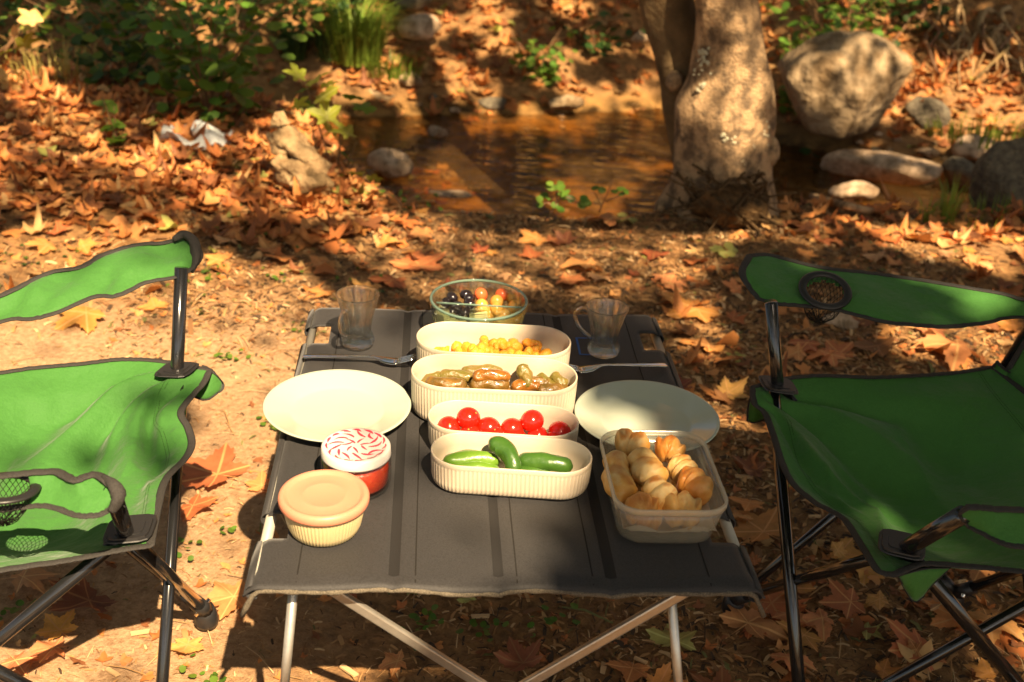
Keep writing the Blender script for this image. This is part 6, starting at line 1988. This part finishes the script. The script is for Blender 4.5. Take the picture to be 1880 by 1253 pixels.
# back posts and backrest, past the left edge of the photo
bt = Vector((-1.19, 1.83, .86)); bt2 = Vector((-1.16, 1.27, .86))
tubeleg(lch, A2, bt, .0108, 'back_post'); tubeleg(lch, B2, bt2, .0108, 'back_post')
cloth(lch, 'backrest', [Vector((-1.03, 1.32, .42)), Vector((-1.08, 1.55, .41)), Vector((-1.06, 1.79, .43))], [bt2, Vector((-1.22, 1.55, .84)), bt], [Vector((-1.03, 1.32, .42)), bt2.lerp(B2, .5), bt2], [Vector((-1.06, 1.79, .43)), bt.lerp(A2, .5), bt], 24, 24, lambda u, v: Vector((-.03 * math.sin(PI * u) * math.sin(PI * v), 0, 0)))

# ---- right chair
rch = empty('camping_chair', (.80, 1.68, 0), 'green folding camping chair at the right of the table, mostly in shade', 'chair', 'green folding camping chairs')
A = P(1428, 710, .445); B = P(1662, 1008, .425); A2 = P(1835, 690, .42); B2 = A2 + (B - A) + Vector((.02, .02, 0))
F1 = P(1348, 1100, .034); F12 = P(1752, 1090, .034)
q = P(1475, 1253, .085); F2 = A + (q - A) * ((A.z - .034) / (A.z - q.z))
q = P(1866, 1253, .12); F22 = B + (q - B) * ((B.z - .034) / (B.z - q.z))
top = P(1415, 555, .615); nt = P(1768, 945, .575)
MB().tube([A + (A - top) * .06, A, top], .0115, 16).build('arm_post', M_TUBE, rch)
MB().tube([B + (B - nt) * .06, B, nt], .0125, 16).build('arm_post', M_TUBE, rch)
tubeleg(rch, F1, B); tubeleg(rch, F2 + Vector((-.008, 0, 0)), A + Vector((-.008, 0, 0)), .0112)
tubeleg(rch, F1, A2); tubeleg(rch, F12, A + Vector((0, .012, 0)))
tubeleg(rch, F22, B, .0112); tubeleg(rch, F2, B2 + Vector((0, -.012, 0)))
tubeleg(rch, F12, B2); tubeleg(rch, F22, A2 + Vector((.012, 0, 0)))
hub(rch, F1, B - F1, A2 - F1); hub(rch, F2, A - F2, B2 - F2); hub(rch, F12, B2 - F12, A - F12); hub(rch, F22, B - F22, A2 - F22)


def wr_right(u, v):
    dx = u; dy = (1 - v); r = math.hypot(dx * .5, dy * .45); a = math.atan2(dy, dx + 1e-6)
    edge = max(0, min(1, 6 * u, 6 * (1 - u), 6 * v, 6 * (1 - v)))
    f = .012 * math.sin(a * 12 + 1.5 * math.sin(r * 9)) * math.exp(-((r - .25) / .22) ** 2) + .003 * math.sin(a * 27 + r * 11) * math.exp(-((r - .2) / .14) ** 2)
    f += .009 * math.sin(u * 8 - v * 3 + 2 * math.sin(v * 4)) + .003 * math.sin(u * 15 + v * 9)
    f += crease(u, v, [(.05, .95, .5, .4, .014, .035), (.04, .9, .32, .3, .012, .03), (.08, .97, .6, .62, .012, .03), (.03, .8, .2, .3, .009, .025), (.1, .08, .45, .5, .012, .03), (.05, .1, .25, .6, .009, .03), (.55, .8, .62, .35, .008, .02), (.8, .9, .7, .5, .008, .02)])
    return Vector((0, 0, f * edge - .055 * math.sin(PI * u) * math.sin(PI * v) ** .8))


far = [P(1382, 712, .44), P(1430, 698, .442), P(1500, 690, .44), P(1600, 693, .438), P(1680, 690, .437), P(1760, 684, .436), P(1822, 674, .435)]
near = [P(1640, 1056, .42), P(1672, 1042, .42), P(1700, 1035, .42), P(1780, 1040, .42), P(1880, 1050, .42), P(1990, 1060, .42), B2 + Vector((.02, -.01, .02))]
left = [P(1640, 1056, .42), P(1610, 1046, .418), P(1582, 1002, .41), P(1548, 952, .405), P(1500, 925, .40), P(1456, 888, .40), P(1436, 850, .405), P(1420, 800, .415), P(1405, 760, .425), P(1385, 740, .435), P(1382, 712, .44)]
right = [B2 + Vector((.02, -.01, .02)), (B2 + A2) / 2 + Vector((.03, 0, -.01)), P(1822, 674, .435)]
cloth(rch, 'seat', near, far, left, right, 96, 72, wr_right, stitch=(11, 88))
pad(rch, A + Vector((0, 0, .003)), Vector((1, -.15, 0)).normalized(), Vector((-.1, 1, 0)).normalized(), .032)
pad(rch, B + Vector((-.004, .006, .003)), Vector((.95, -.3, .0)).normalized(), Vector((.3, .95, 0)).normalized(), .034)
cloth(rch, 'corner_flap', [P(1373, 772, .38), P(1385, 776, .38), P(1406, 768, .38)], [P(1380, 725, .43), P(1388, 735, .43), P(1400, 750, .425)], [P(1373, 772, .38), P(1375, 748, .405), P(1380, 725, .43)], [P(1406, 768, .38), P(1405, 760, .40), P(1400, 750, .425)], 6, 6, None, .004)
cloth(rch, 'corner_flap', [P(1660, 1080, .37), P(1678, 1104, .36), P(1695, 1095, .36)], [P(1648, 1058, .415), P(1690, 1046, .415), P(1745, 1042, .415)], [P(1660, 1080, .37), P(1655, 1070, .395), P(1648, 1058, .415)], [P(1695, 1095, .36), P(1715, 1070, .39), P(1745, 1042, .415)], 8, 8, None, .003)
zf = lambda a: armz(a, .640, .60, 1360, 2150); zl = lambda a: armz(a, .605, .575, 1360, 2150)
cc = P(1515, 533, .620)
ar = arm(rch, [(1376, 470), (1410, 468), (1450, 478), (1500, 490), (1540, 496), (1600, 502), (1680, 513), (1760, 526), (1840, 540), (1900, 556), (2150, 620)], [(1392, 548), (1420, 557), (1450, 560), (1500, 564), (1550, 572), (1620, 590), (1690, 598), (1745, 600), (1800, 594), (1900, 585), (2150, 660)], zf, zl, nu=90, nv=16, wr=lambda u, v: Vector((0, 0, .003 * math.sin(u * 16 + v) * math.sin(PI * v))), hole=(cc, .036), e0=P(1363, 505, .625))
cup(ar, cc, .0405, Vector((.0, -.42, 1)), 4, .055)
zf = lambda a: armz(a, .59, .57, 1760, 2200); zl = lambda a: armz(a, .560, .545, 1760, 2200)
ar = arm(rch, [(1776, 932), (1800, 932), (1830, 935), (1880, 937), (1960, 945), (2200, 980)], [(1778, 966), (1800, 976), (1830, 992), (1850, 1000), (1900, 1008), (2200, 1060)], zf, zl, e0=P(1762, 946, .575))
# strap at the far rear corner
cloth(rch, 'strap', [P(1822, 676, .435), P(1840, 700, .42), P(1862, 712, .41)], [P(1830, 664, .45), P(1850, 682, .44), P(1885, 690, .43)], [P(1822, 676, .435), P(1826, 670, .442), P(1830, 664, .45)], [P(1862, 712, .41), P(1872, 702, .42), P(1885, 690, .43)], 6, 4, None, .006)
bt = A2 + Vector((.17, .05, .44)); bt2 = B2 + Vector((.17, -.04, .44))
tubeleg(rch, A2, bt, .0108, 'back_post'); tubeleg(rch, B2, bt2, .0108, 'back_post')
cloth(rch, 'backrest', [P(1845, 690, .43), (A2 + B2) / 2 + Vector((.05, 0, -.01)), B2 + Vector((.02, 0, .01))], [bt, (bt + bt2) / 2 + Vector((.04, 0, -.02)), bt2], [P(1845, 690, .43), bt.lerp(A2, .5), bt], [B2 + Vector((.02, 0, .01)), bt2.lerp(B2, .5), bt2], 24, 24, lambda u, v: Vector((.03 * math.sin(PI * u) * math.sin(PI * v), 0, 0)))
